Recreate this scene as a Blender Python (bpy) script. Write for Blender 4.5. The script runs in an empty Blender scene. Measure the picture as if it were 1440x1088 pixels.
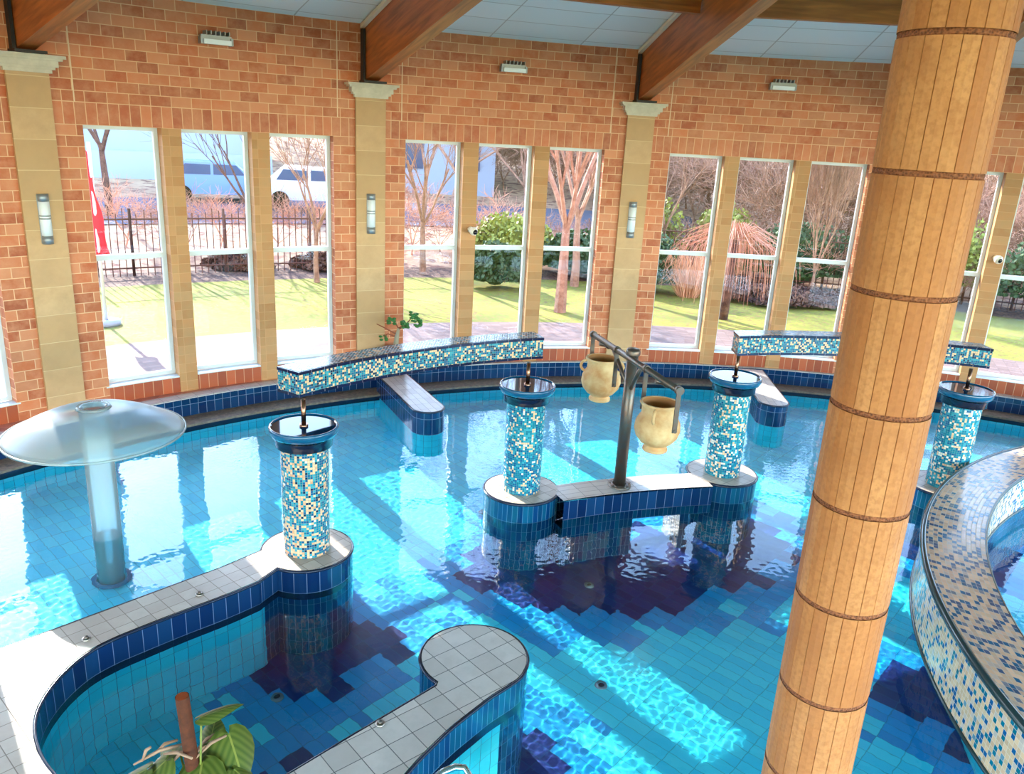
import bpy, math, random
import numpy as np
from math import sin, cos, pi, sqrt, atan2, radians
from mathutils import Vector, Matrix
random.seed(7)
COL = bpy.context.scene.collection
SKY_S, SUN_E, EXPO = 1.0, 8.5, .92

# ------------------------------------------------------------------ constants (metres)
WC = (3.778, 1.125)        # centre of the round hall
WR = 13.2                  # inner face of the brick wall
PC = (3.73, 2.246)         # centre of the pool edge circle
PR = 11.70                 # water edge
CR = 12.04                 # curb face
PH0, DPH = -0.6561, 0.34187
A1, A2, A3, WP = 0.0362, 0.0555, 0.1279, 0.0177
ZW = -0.24                 # water level
ZF = -1.46                 # pool floor
ZC = 0.11                  # curb top
SILL, HEAD = 0.352, 3.789
COLS = [(-1.922, 7.015), (0.174, 8.687), (2.739, 9.520), (5.593, 9.527)]
BRC, BRR = (4.09, 1.47), 8.19
SUN_AZ, SUN_EL = radians(-39.5), radians(27.5)

def srgb(r, g, b):
    f = lambda c: (c / 255 / 12.92) if c / 255 <= .04045 else ((c / 255 + .055) / 1.055) ** 2.4
    return (f(r), f(g), f(b), 1)

# ------------------------------------------------------------------ mesh builder
class MB:
    def __init__(s): s.v = []; s.f = []; s.uv = []; s.mi = []; s.sm = []
    def face(s, pts, uvs=None, mi=0, sm=False):
        n = len(s.v); s.v += [tuple(p) for p in pts]
        s.f.append(tuple(range(n, n + len(pts))))
        s.uv.append(uvs if uvs else [(p[0], p[1]) for p in pts]); s.mi.append(mi); s.sm.append(sm)
    def build(s, name, mats, parent=None, merge=True):
        me = bpy.data.meshes.new(name)
        me.from_pydata(s.v, [], s.f)
        uvl = me.uv_layers.new(name='UVMap')
        flat = [c for u in s.uv for p in u for c in p]
        uvl.data.foreach_set('uv', flat)
        if not isinstance(mats, (list, tuple)): mats = [mats]
        for m in mats: me.materials.append(m)
        me.polygons.foreach_set('material_index', s.mi)
        me.polygons.foreach_set('use_smooth', s.sm)
        me.update()
        if merge:
            import bmesh
            bm = bmesh.new(); bm.from_mesh(me)
            bmesh.ops.remove_doubles(bm, verts=bm.verts, dist=1e-5)
            bm.to_mesh(me); bm.free()
        o = bpy.data.objects.new(name, me); COL.objects.link(o)
        if parent is not None: par(o, parent)
        return o
    # --- shapes
    def box(s, c, d, rot=0.0, mi=0, uvo=0):
        cx, cy, cz = c; hx, hy, hz = d[0] / 2, d[1] / 2, d[2] / 2
        ca, sa = cos(rot), sin(rot)
        def P(x, y, z): return (cx + x * ca - y * sa, cy + x * sa + y * ca, cz + z)
        L = [((-hx, -hy), (hx, -hy)), ((hx, -hy), (hx, hy)), ((hx, hy), (-hx, hy)), ((-hx, hy), (-hx, -hy))]
        for a, b in L:
            w = sqrt((a[0] - b[0]) ** 2 + (a[1] - b[1]) ** 2)
            s.face([P(*a, -hz), P(*b, -hz), P(*b, hz), P(*a, hz)], [(0, cz - hz), (w, cz - hz), (w, cz + hz), (0, cz + hz)], mi)
        s.face([P(-hx, -hy, hz), P(hx, -hy, hz), P(hx, hy, hz), P(-hx, hy, hz)], [(-hx, -hy), (hx, -hy), (hx, hy), (-hx, hy)], mi)
        s.face([P(-hx, hy, -hz), P(hx, hy, -hz), P(hx, -hy, -hz), P(-hx, -hy, -hz)], None, mi)
    def arcbox(s, c, p0, p1, r0, r1, z0, z1, mi=0, step=.03, uvr=None, faces='iotbse', umat=None, u0=0.0, v0=0.0):
        """ring sector; phi measured from +Y towards +X. i inner o outer t top b bottom s/e ends"""
        n = max(1, int(math.ceil(abs(p1 - p0) / step))); uvr = uvr or r0
        pt = lambda ph, r, z: (c[0] + r * sin(ph), c[1] + r * cos(ph), z)
        for k in range(n):
            a = p0 + (p1 - p0) * k / n; b = p0 + (p1 - p0) * (k + 1) / n
            ua, ub = a * uvr + u0, b * uvr + u0
            if 'i' in faces: s.face([pt(a, r0, z0), pt(b, r0, z0), pt(b, r0, z1), pt(a, r0, z1)], [(ua, z0 + v0), (ub, z0 + v0), (ub, z1 + v0), (ua, z1 + v0)], mi)
            if 'o' in faces: s.face([pt(b, r1, z0), pt(a, r1, z0), pt(a, r1, z1), pt(b, r1, z1)], [(ub, z0), (ua, z0), (ua, z1), (ub, z1)], mi)
            if 't' in faces: s.face([pt(a, r0, z1), pt(b, r0, z1), pt(b, r1, z1), pt(a, r1, z1)], [(ua, r0), (ub, r0), (ub, r1), (ua, r1)], mi)
            if 'b' in faces: s.face([pt(b, r0, z0), pt(a, r0, z0), pt(a, r1, z0), pt(b, r1, z0)], [(ub, r0), (ua, r0), (ua, r1), (ub, r1)], mi)
        if 's' in faces: s.face([pt(p0, r1, z0), pt(p0, r0, z0), pt(p0, r0, z1), pt(p0, r1, z1)], [(r1, z0), (r0, z0), (r0, z1), (r1, z1)], mi)
        if 'e' in faces: s.face([pt(p1, r0, z0), pt(p1, r1, z0), pt(p1, r1, z1), pt(p1, r0, z1)], [(r0, z0), (r1, z0), (r1, z1), (r0, z1)], mi)
    def lathe(s, prof, c, n=48, mi=0, sm=True, uvr=None, mis=None, axis=None):
        """prof: [(r,z)...] bottom to top on the outside"""
        ln = [0]
        for k in range(1, len(prof)): ln.append(ln[-1] + math.dist(prof[k], prof[k - 1]))
        T = axis or (lambda x, y, z: (c[0] + x, c[1] + y, c[2] + z))
        for k in range(len(prof) - 1):
            (ra, za), (rb, zb) = prof[k], prof[k + 1]
            R = uvr or max(ra, rb)
            for j in range(n):
                t0, t1 = 2 * pi * j / n, 2 * pi * (j + 1) / n
                pts = [T(ra * cos(t0), ra * sin(t0), za), T(ra * cos(t1), ra * sin(t1), za), T(rb * cos(t1), rb * sin(t1), zb), T(rb * cos(t0), rb * sin(t0), zb)]
                uv = [(R * t0, ln[k]), (R * t1, ln[k]), (R * t1, ln[k + 1]), (R * t0, ln[k + 1])]
                if ra < 1e-6: pts = pts[1:]; uv = uv[1:]
                elif rb < 1e-6: pts = pts[:3]; uv = uv[:3]
                s.face(pts, uv, mis[k] if mis else mi, sm)
    def tube(s, pts, rads, n=10, mi=0, cap=True, sm=True):
        pts = [Vector(p) for p in pts]
        if not isinstance(rads, (list, tuple)): rads = [rads] * len(pts)
        rings = []; prev = None; L = 0
        for i, p in enumerate(pts):
            t = (pts[min(i + 1, len(pts) - 1)] - pts[max(i - 1, 0)]).normalized()
            if prev is None:
                a = Vector((0, 0, 1)) if abs(t.z) < .9 else Vector((1, 0, 0))
                u = t.cross(a).normalized()
            else:
                u = (prev - t * prev.dot(t)).normalized()
            prev = u; w = t.cross(u)
            if i: L += (p - pts[i - 1]).length
            rings.append(([p + (u * cos(2 * pi * k / n) + w * sin(2 * pi * k / n)) * rads[i] for k in range(n)], L))
        for i in range(len(rings) - 1):
            (A, la), (B, lb) = rings[i], rings[i + 1]
            for k in range(n):
                k2 = (k + 1) % n
                s.face([A[k], A[k2], B[k2], B[k]], [(k / n, la), ((k + 1) / n, la), ((k + 1) / n, lb), (k / n, lb)], mi, sm)
        if cap:
            s.face(list(reversed(rings[0][0])), None, mi); s.face(rings[-1][0], None, mi)
    def prism(s, poly, z0, z1, mis=0, mit=0, mib=None, sides=True, rot=0.0, open_=False, sm=False):
        """poly counter-clockwise [(x,y)]"""
        L = 0; n = len(poly)
        if sides:
            for k in range(n - (1 if open_ else 0)):
                a, b = poly[k], poly[(k + 1) % n]; w = math.dist(a, b)
                s.face([(a[0], a[1], z0), (b[0], b[1], z0), (b[0], b[1], z1), (a[0], a[1], z1)], [(L, z0), (L + w, z0), (L + w, z1), (L, z1)], mis, sm)
                L += w
        if mit is not None:
            ca, sa = cos(rot), sin(rot)
            s.face([(p[0], p[1], z1) for p in poly], [(p[0] * ca + p[1] * sa, -p[0] * sa + p[1] * ca) for p in poly], mit)
        if mib is not None:
            s.face([(p[0], p[1], z0) for p in reversed(poly)], None, mib)
    def sphere(s, c, r, n=12, m=8, mi=0, sc=(1, 1, 1)):
        for i in range(m):
            a0, a1 = -pi / 2 + pi * i / m, -pi / 2 + pi * (i + 1) / m
            for j in range(n):
                t0, t1 = 2 * pi * j / n, 2 * pi * (j + 1) / n
                q = lambda a, t: (c[0] + r * sc[0] * cos(a) * cos(t), c[1] + r * sc[1] * cos(a) * sin(t), c[2] + r * sc[2] * sin(a))
                P = [q(a0, t0), q(a0, t1), q(a1, t1), q(a1, t0)]
                if i == 0: P = [P[0], P[2], P[3]]
                elif i == m - 1: P = P[:3]
                s.face(P, None, mi, True)

def par(o, p):
    o.parent = p
    o.matrix_parent_inverse = Matrix.Translation(-Vector(p.location)) if p.type == 'EMPTY' else Matrix()

def thing(name, label, cat, loc, group=None, kind=None):
    o = bpy.data.objects.new(name, None); COL.objects.link(o); o.location = loc; o.empty_display_size = .1
    return tag(o, label, cat, group, kind)
def tag(o, label, cat, group=None, kind=None):
    o['label'] = label; o['category'] = cat
    if group: o['group'] = group
    if kind: o['kind'] = kind
    return o
def struct(o): o['kind'] = 'structure'; return o
def center_origin(o, loc):
    o.data.transform(Matrix.Translation(-Vector(loc))); o.location = loc; return o

# ------------------------------------------------------------------ materials
def newmat(name):
    m = bpy.data.materials.new(name); m.use_nodes = True
    nt = m.node_tree; b = nt.nodes['Principled BSDF']; return m, nt, b
def N(nt, t, **k):
    n = nt.nodes.new(t)
    for a, v in k.items(): setattr(n, a, v)
    return n
def math_(nt, op, a, b=None, c=None):
    n = N(nt, 'ShaderNodeMath', operation=op)
    for i, x in enumerate((a, b, c)):
        if x is None: continue
        if hasattr(x, 'links'): nt.links.new(x, n.inputs[i])
        else: n.inputs[i].default_value = x
    return n.outputs[0]
def mixc(nt, f, a, b, mode='MIX'):
    n = N(nt, 'ShaderNodeMix', data_type='RGBA', blend_type=mode)
    for i, x in ((0, f), (6, a), (7, b)):
        if hasattr(x, 'links'): nt.links.new(x, n.inputs[i])
        else: n.inputs[i].default_value = x
    return n.outputs[2]

def plain(name, col, rough=.5, metal=0, noise=None, spec=None, bump=0, coat=0):
    m, nt, b = newmat(name)
    b.inputs['Base Color'].default_value = col; b.inputs['Roughness'].default_value = rough; b.inputs['Metallic'].default_value = metal
    if coat: b.inputs['Coat Weight'].default_value = coat
    if noise:
        scale, col2, amt = noise[:3]
        tc = N(nt, 'ShaderNodeTexCoord'); nz = N(nt, 'ShaderNodeTexNoise'); nz.inputs['Scale'].default_value = scale; nz.inputs['Detail'].default_value = 6
        nz.inputs['Roughness'].default_value = .6
        nt.links.new(tc.outputs['Object'], nz.inputs['Vector'])
        mr = N(nt, 'ShaderNodeMapRange'); mr.inputs[1].default_value = .35; mr.inputs[2].default_value = .65; mr.inputs[4].default_value = amt
        nt.links.new(nz.outputs[0], mr.inputs[0])
        nt.links.new(mixc(nt, mr.outputs[0], col, col2), b.inputs['Base Color'])
        if bump:
            bp = N(nt, 'ShaderNodeBump'); bp.inputs['Strength'].default_value = bump; bp.inputs['Distance'].default_value = .01
            nt.links.new(nz.outputs[0], bp.inputs['Height']); nt.links.new(bp.outputs[0], b.inputs['Normal'])
    return m

def tilemat(name, w, h, cols, grout, gw=.004, offset=False, rough=.2, mottle=None, region=None, bump=.3, swap=False, vein=0.0, grough=.7, smear=None, jitter=.12):
    """cols: list of (weight, colour); region: (scale, threshold, cols2) second palette by low-frequency noise"""
    m, nt, b = newmat(name); L = nt.links.new
    uv = N(nt, 'ShaderNodeUVMap', uv_map='UVMap'); sp = N(nt, 'ShaderNodeSeparateXYZ'); L(uv.outputs[0], sp.inputs[0])
    U, V = (sp.outputs[1], sp.outputs[0]) if swap else (sp.outputs[0], sp.outputs[1])
    u = math_(nt, 'DIVIDE', U, w); v = math_(nt, 'DIVIDE', V, h)
    row = math_(nt, 'FLOOR', v)
    if offset:
        u = math_(nt, 'ADD', u, math_(nt, 'MULTIPLY', math_(nt, 'MODULO', math_(nt, 'ADD', row, 1000), 2.0), .5))
    col = math_(nt, 'FLOOR', u)
    fu = math_(nt, 'FRACT', u); fv = math_(nt, 'FRACT', v)
    eu = math_(nt, 'MULTIPLY', math_(nt, 'MINIMUM', fu, math_(nt, 'SUBTRACT', 1.0, fu)), w)
    ev = math_(nt, 'MULTIPLY', math_(nt, 'MINIMUM', fv, math_(nt, 'SUBTRACT', 1.0, fv)), h)
    e = math_(nt, 'MINIMUM', eu, ev)
    g = N(nt, 'ShaderNodeMapRange'); g.inputs[1].default_value = gw * .5 * .7; g.inputs[2].default_value = gw * .5 * 1.3; L(e, g.inputs[0])
    cb = N(nt, 'ShaderNodeCombineXYZ'); L(col, cb.inputs[0]); L(row, cb.inputs[1])
    wn = N(nt, 'ShaderNodeTexWhiteNoise', noise_dimensions='2D'); L(cb.outputs[0], wn.inputs['Vector'])
    def ramp(cs):
        r = N(nt, 'ShaderNodeValToRGB'); r.color_ramp.interpolation = 'CONSTANT'; tot = sum(x for x, _ in cs); p = 0
        for i, (wt, c) in enumerate(cs):
            el = r.color_ramp.elements[0] if i == 0 else (r.color_ramp.elements[1] if i == 1 else r.color_ramp.elements.new(p))
            el.position = p; el.color = c; p += wt / tot
        if len(cs) == 1: r.color_ramp.elements[1].color = cs[0][1]
        L(wn.outputs[0], r.inputs[0]); return r.outputs[0]
    c = ramp(cols)
    if region:
        rs, th, cs2 = region
        nz = N(nt, 'ShaderNodeTexNoise'); nz.inputs['Scale'].default_value = rs; nz.inputs['Detail'].default_value = 2
        L(cb.outputs[0], nz.inputs['Vector'])
        c = mixc(nt, math_(nt, 'GREATER_THAN', nz.outputs[0], th), c, ramp(cs2))
    # per-tile brightness jitter
    cb2 = N(nt, 'ShaderNodeCombineXYZ'); L(row, cb2.inputs[0]); L(col, cb2.inputs[1]); cb2.inputs[2].default_value = 3.1
    wn2 = N(nt, 'ShaderNodeTexWhiteNoise', noise_dimensions='3D'); L(cb2.outputs[0], wn2.inputs['Vector'])
    br = N(nt, 'ShaderNodeMapRange'); br.inputs[3].default_value = 1 - jitter; br.inputs[4].default_value = 1 + jitter; L(wn2.outputs[0], br.inputs[0])
    hsv = N(nt, 'ShaderNodeHueSaturation'); L(c, hsv.inputs['Color']); L(br.outputs[0], hsv.inputs['Value']); c = hsv.outputs[0]
    if mottle:
        sc, c2, amt = mottle
        nz = N(nt, 'ShaderNodeTexNoise'); nz.inputs['Scale'].default_value = sc; nz.inputs['Detail'].default_value = 5; nz.inputs['Roughness'].default_value = .65
        off = N(nt, 'ShaderNodeVectorMath', operation='ADD'); sc3 = N(nt, 'ShaderNodeVectorMath', operation='SCALE'); sc3.inputs[3].default_value = 7.3
        L(cb.outputs[0], sc3.inputs[0]); L(uv.outputs[0], off.inputs[0]); L(sc3.outputs[0], off.inputs[1]); L(off.outputs[0], nz.inputs['Vector'])
        mr = N(nt, 'ShaderNodeMapRange'); mr.inputs[1].default_value = .4; mr.inputs[2].default_value = .68; mr.inputs[4].default_value = amt; L(nz.outputs[0], mr.inputs[0])
        c = mixc(nt, mr.outputs[0], c, c2)
    c = mixc(nt, g.outputs[0], grout, c)
    L(c, b.inputs['Base Color'])
    rr = N(nt, 'ShaderNodeMapRange'); rr.inputs[3].default_value = grough; rr.inputs[4].default_value = rough; L(g.outputs[0], rr.inputs[0]); L(rr.outputs[0], b.inputs['Roughness'])
    if bump:
        bp = N(nt, 'ShaderNodeBump'); bp.inputs['Strength'].default_value = bump; bp.inputs['Distance'].default_value = .004
        L(g.outputs[0], bp.inputs['Height']); L(bp.outputs[0], b.inputs['Normal'])
    return m

WHITE_G = srgb(225, 215, 205)
M = {}
M['brick'] = tilemat('brick', .264, .132, [(3, srgb(206, 116, 66)), (3, srgb(216, 130, 80)), (2, srgb(190, 98, 50)), (2, srgb(222, 146, 100))], srgb(248, 210, 166), .010, offset=True, rough=.55, mottle=(5, srgb(232, 166, 122), .6), jitter=.14)
M['soldier'] = tilemat('brick_soldier', .27, .132, [(3, srgb(204, 112, 64)), (3, srgb(214, 128, 80)), (2, srgb(190, 98, 52))], srgb(248, 210, 166), .010, swap=True, rough=.5, mottle=(5, srgb(230, 164, 120), .6))
M['sill_soldier'] = tilemat('brick_sill_soldier', .30, .132, [(3, srgb(186, 88, 40)), (3, srgb(196, 98, 50)), (2, srgb(170, 78, 34))], srgb(220, 170, 130), .010, swap=True, rough=.4)
M['stone'] = tilemat('sand_stone', .6, .36, [(1, srgb(222, 178, 132)), (1, srgb(214, 170, 122)), (1, srgb(228, 184, 138))], srgb(240, 206, 162), .008, rough=.6, mottle=(3, srgb(202, 160, 114), .7), jitter=.04)
M['mullion'] = tilemat('mullion_stone', .6, .132, [(1, srgb(210, 148, 94)), (1, srgb(198, 138, 84)), (1, srgb(216, 158, 106))], srgb(224, 172, 122), .006, rough=.6, mottle=(4, srgb(196, 156, 106), .6), jitter=.05)
M['capital'] = plain('carved_capital_plaster', srgb(236, 226, 210), .7, noise=(9, srgb(206, 196, 180), .6), bump=.2)
M['frame'] = plain('white_window_frame', srgb(208, 216, 220), .35)
M['coping'] = tilemat('coping_tile', .15, .15, [(1, srgb(208, 194, 182)), (1, srgb(198, 184, 172)), (1, srgb(214, 202, 190))], srgb(146, 130, 118), .006, rough=.35, mottle=(5, srgb(190, 170, 158), .5), jitter=.05)
M['coping_big'] = tilemat('coping_tile_large', .2, .2, [(1, srgb(206, 200, 196)), (1, srgb(196, 190, 186)), (1, srgb(212, 206, 202))], srgb(90, 88, 90), .006, rough=.3, mottle=(4, srgb(182, 176, 172), .6), jitter=.06)
M['coping_strip'] = tilemat('coping_strip_tile', .24, .105, [(1, srgb(214, 206, 200)), (1, srgb(204, 196, 192))], srgb(110, 108, 112), .006, rough=.25, jitter=.05)
M['navy'] = tilemat('navy_rim_tile', .12, .24, [(2, srgb(18, 48, 88)), (1, srgb(22, 58, 98)), (1, srgb(14, 42, 84))], srgb(110, 128, 156), .005, rough=.08, jitter=.15)
M['plinthtile'] = tilemat('plinth_blue_tile', .06, .24, [(2, srgb(14, 70, 108)), (1, srgb(12, 60, 104)), (1, srgb(16, 84, 116))], srgb(80, 130, 160), .004, rough=.08, jitter=.15)
M['nosing'] = plain('navy_nosing', srgb(22, 34, 58), .15)
M['aqua'] = tilemat('aqua_wall_tile', .12, .24, [(2, srgb(70, 236, 255)), (1, srgb(80, 240, 255)), (1, srgb(60, 230, 250))], srgb(0, 120, 160), .005, rough=.2, jitter=.05)
M['gutter'] = plain('overflow_gutter_stone', srgb(136, 116, 94), .6, noise=(20, srgb(84, 72, 62), .8))
M['terracotta'] = tilemat('deck_tile', .24, .12, [(1, srgb(196, 128, 112)), (1, srgb(186, 118, 104))], srgb(214, 170, 156), .006, rough=.35)
PEACH, PEACH2, TEAL, BLUE, CYAN, WHT, DK = srgb(236, 190, 146), srgb(222, 164, 122), srgb(0, 118, 142), srgb(8, 84, 130), srgb(50, 156, 174), srgb(232, 224, 206), srgb(10, 40, 74)
M['mosaic_a'] = tilemat('mosaic_peach_teal', .0235, .0235, [(4, PEACH), (2, PEACH2), (3, TEAL), (2, BLUE), (2, CYAN), (1, DK)], srgb(120, 140, 140), .003, rough=.15, region=(.06, .5, [(3, PEACH), (1, WHT), (5, TEAL), (3, CYAN), (3, BLUE)]), bump=.2)
M['mosaic_b'] = tilemat('mosaic_teal_blue', .0235, .0235, [(2, PEACH), (1, WHT), (6, TEAL), (5, BLUE), (3, CYAN)], srgb(70, 130, 145), .003, rough=.15, region=(.05, .55, [(3, PEACH), (1, WHT), (5, TEAL), (3, CYAN)]), bump=.2)
M['mosaic_c'] = tilemat('mosaic_teal_turquoise', .026, .026, [(2, PEACH), (2, WHT), (7, TEAL), (3, BLUE), (3, CYAN)], srgb(80, 140, 150), .003, rough=.15, region=(.05, .52, [(3, PEACH), (2, WHT), (5, TEAL), (3, CYAN)]), bump=.2)
M['mosaic_beam'] = tilemat('mosaic_trough', .023, .023, [(4, PEACH), (4, TEAL), (3, BLUE), (2, CYAN), (2, DK)], srgb(110, 130, 130), .003, rough=.15, bump=.2)
M['mosaic_top'] = tilemat('mosaic_trough_top', .0285, .0285, [(2, srgb(150, 160, 170)), (3, srgb(60, 120, 140)), (2, srgb(40, 80, 110)), (1, PEACH)], srgb(170, 180, 185), .004, rough=.12, bump=.2)
GL = srgb(70, 110, 150)
M['mosaic_ring'] = tilemat('mosaic_spa_wall', .043, .043, [(9, srgb(240, 202, 160)), (4, srgb(230, 188, 150)), (2, srgb(222, 200, 184)), (3, srgb(10, 118, 144)), (3, srgb(24, 92, 150)), (1, srgb(110, 150, 170))], srgb(232, 214, 190), .0035, rough=.15, region=(.035, .58, [(3, PEACH), (3, WHT), (5, srgb(30, 160, 170)), (2, CYAN)]), bump=.2)
M['mosaic_ring_top'] = tilemat('mosaic_spa_wall_top', .058, .042, [(9, srgb(226, 184, 156)), (4, srgb(214, 172, 150)), (3, srgb(204, 176, 164)), (3, srgb(34, 92, 134)), (3, srgb(66, 84, 122)), (2, srgb(120, 120, 138))], srgb(190, 176, 166), .004, rough=.18, bump=.2)
M['darktrim'] = plain('dark_green_trim', srgb(38, 62, 66), .15)
M['bowl'] = plain('dark_blue_glazed_bowl', srgb(20, 84, 124), .06, coat=.6)
M['steel'] = plain('stainless_steel', srgb(150, 140, 132), .28, 1)
M['bronze'] = plain('weathered_bronze_pipe', srgb(118, 96, 84), .38, .85, noise=(14, srgb(84, 110, 112), .5))
M['chrome'] = plain('chrome', srgb(210, 214, 218), .08, 1)
M['pot'] = plain('cream_clay', srgb(236, 206, 156), .7, noise=(5, srgb(206, 146, 86), .85), bump=.15)
M['pot_in'] = plain('pot_inside_clay', srgb(186, 122, 66), .8)
M['beam'] = None
M['steelblack'] = plain('black_steel_plate', srgb(40, 36, 38), .5, .4)
M['trimwhite'] = plain('cream_trim_strip', srgb(226, 214, 190), .6)
M['soil'] = plain('dark_soil', srgb(70, 44, 34), .9)
M['lampwhite'] = plain('opal_glass', srgb(235, 240, 245), .3)
M['lampgrey'] = plain('brushed_grey_metal', srgb(150, 156, 162), .4, .6)
M['camwhite'] = plain('white_plastic', srgb(238, 226, 206), .35)
M['black'] = plain('black_glass', srgb(14, 12, 16), .1)
M['mortar'] = plain('pale_joint', srgb(226, 196, 160), .8)

def wood(name, c1, c2, scale=(2, 30, 30)):
    m, nt, b = newmat(name); L = nt.links.new
    tc = N(nt, 'ShaderNodeUVMap', uv_map='UVMap'); mp = N(nt, 'ShaderNodeMapping'); mp.inputs['Scale'].default_value = scale
    nz = N(nt, 'ShaderNodeTexNoise'); nz.inputs['Scale'].default_value = 1; nz.inputs['Detail'].default_value = 8; nz.inputs['Distortion'].default_value = .6
    L(tc.outputs[0], mp.inputs[0]); L(mp.outputs[0], nz.inputs['Vector'])
    r = N(nt, 'ShaderNodeValToRGB'); r.color_ramp.elements[0].position = .3; r.color_ramp.elements[0].color = c1; r.color_ramp.elements[1].position = .7; r.color_ramp.elements[1].color = c2
    L(nz.outputs[0], r.inputs[0]); L(r.outputs[0], b.inputs['Base Color']); b.inputs['Roughness'].default_value = .42
    return m
M['beam'] = wood('laminated_timber', srgb(138, 70, 28), srgb(204, 114, 54), (1.2, 14, 1))

def stave_mat():
    m, nt, b = newmat('sandstone_staves'); L = nt.links.new
    uv = N(nt, 'ShaderNodeUVMap', uv_map='UVMap'); sp = N(nt, 'ShaderNodeSeparateXYZ'); L(uv.outputs[0], sp.inputs[0])
    col = math_(nt, 'FLOOR', sp.outputs[0]); row = math_(nt, 'FLOOR', sp.outputs[1])
    cb = N(nt, 'ShaderNodeCombineXYZ'); L(col, cb.inputs[0]); L(row, cb.inputs[1])
    wn = N(nt, 'ShaderNodeTexWhiteNoise', noise_dimensions='2D'); L(cb.outputs[0], wn.inputs['Vector'])
    r = N(nt, 'ShaderNodeValToRGB'); L(wn.outputs[0], r.inputs[0])
    r.color_ramp.elements[0].color = srgb(206, 128, 70); r.color_ramp.elements[1].color = srgb(234, 162, 102)
    e = r.color_ramp.elements.new(.5); e.color = srgb(220, 144, 82)
    tc = N(nt, 'ShaderNodeTexCoord')
    nz = N(nt, 'ShaderNodeTexNoise'); nz.inputs['Scale'].default_value = 45; nz.inputs['Detail'].default_value = 6; L(tc.outputs['Object'], nz.inputs['Vector'])
    mr = N(nt, 'ShaderNodeMapRange'); mr.inputs[1].default_value = .42; mr.inputs[2].default_value = .66; mr.inputs[4].default_value = .5; L(nz.outputs[0], mr.inputs[0])
    c = mixc(nt, mr.outputs[0], r.outputs[0], srgb(184, 108, 54))
    n2 = N(nt, 'ShaderNodeTexNoise'); n2.inputs['Scale'].default_value = 4; n2.inputs['Detail'].default_value = 4; L(tc.outputs['Object'], n2.inputs['Vector'])
    m2 = N(nt, 'ShaderNodeMapRange'); m2.inputs[1].default_value = .45; m2.inputs[2].default_value = .7; m2.inputs[4].default_value = .55; L(n2.outputs[0], m2.inputs[0])
    c = mixc(nt, m2.outputs[0], c, srgb(192, 118, 62))
    L(c, b.inputs['Base Color']); b.inputs['Roughness'].default_value = .6
    bp = N(nt, 'ShaderNodeBump'); bp.inputs['Strength'].default_value = .12; bp.inputs['Distance'].default_value = .004; L(nz.outputs[0], bp.inputs['Height']); L(bp.outputs[0], b.inputs['Normal'])
    return m
M['stave'] = stave_mat()
def pebble():
    m, nt, b = newmat('dark_pebble_joint'); L = nt.links.new
    tc = N(nt, 'ShaderNodeTexCoord'); vo = N(nt, 'ShaderNodeTexVoronoi'); vo.inputs['Scale'].default_value = 90; L(tc.outputs['Object'], vo.inputs['Vector'])
    r = N(nt, 'ShaderNodeValToRGB'); r.color_ramp.elements[0].color = srgb(70, 28, 14); r.color_ramp.elements[1].color = srgb(176, 104, 66); r.color_ramp.elements[1].position = .9
    L(vo.outputs['Distance'], r.inputs[0]); L(r.outputs[0], b.inputs['Base Color']); b.inputs['Roughness'].default_value = .8
    bp = N(nt, 'ShaderNodeBump'); bp.inputs['Strength'].default_value = .6; bp.inputs['Distance'].default_value = .01; L(vo.outputs['Distance'], bp.inputs['Height']); L(bp.outputs[0], b.inputs['Normal'])
    return m
M['pebble'] = pebble()

def glass_pane():
    m, nt, b = newmat('window_glass'); nt.nodes.remove(b); L = nt.links.new
    out = nt.nodes['Material Output']; t = N(nt, 'ShaderNodeBsdfTransparent'); t.inputs[0].default_value = (.93, .96, .96, 1)
    g = N(nt, 'ShaderNodeBsdfGlossy'); g.inputs['Roughness'].default_value = .02
    fr = N(nt, 'ShaderNodeFresnel'); fr.inputs[0].default_value = 1.45; mx = N(nt, 'ShaderNodeMixShader')
    L(fr.outputs[0], mx.inputs[0]); L(t.outputs[0], mx.inputs[1]); L(g.outputs[0], mx.inputs[2]); L(mx.outputs[0], out.inputs[0])
    return m
M['glass'] = glass_pane()
def water_mat():
    m, nt, b = newmat('clear_pool_water'); nt.nodes.remove(b); L = nt.links.new
    out = nt.nodes['Material Output']; g = N(nt, 'ShaderNodeBsdfGlass'); g.inputs['IOR'].default_value = 1.33; g.inputs['Roughness'].default_value = 0.0
    g.inputs['Color'].default_value = (.96, .99, 1, 1)
    L(g.outputs[0], out.inputs[0]); return m
M['water'] = water_mat()
def acrylic():
    m, nt, b = newmat('frosted_acrylic')
    b.inputs['Base Color'].default_value = srgb(190, 232, 238); b.inputs['Roughness'].default_value = .35
    b.inputs['Transmission Weight'].default_value = .55; b.inputs['IOR'].default_value = 1.2; b.inputs['Alpha'].default_value = .82
    return m
M['acrylic'] = acrylic()

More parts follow.
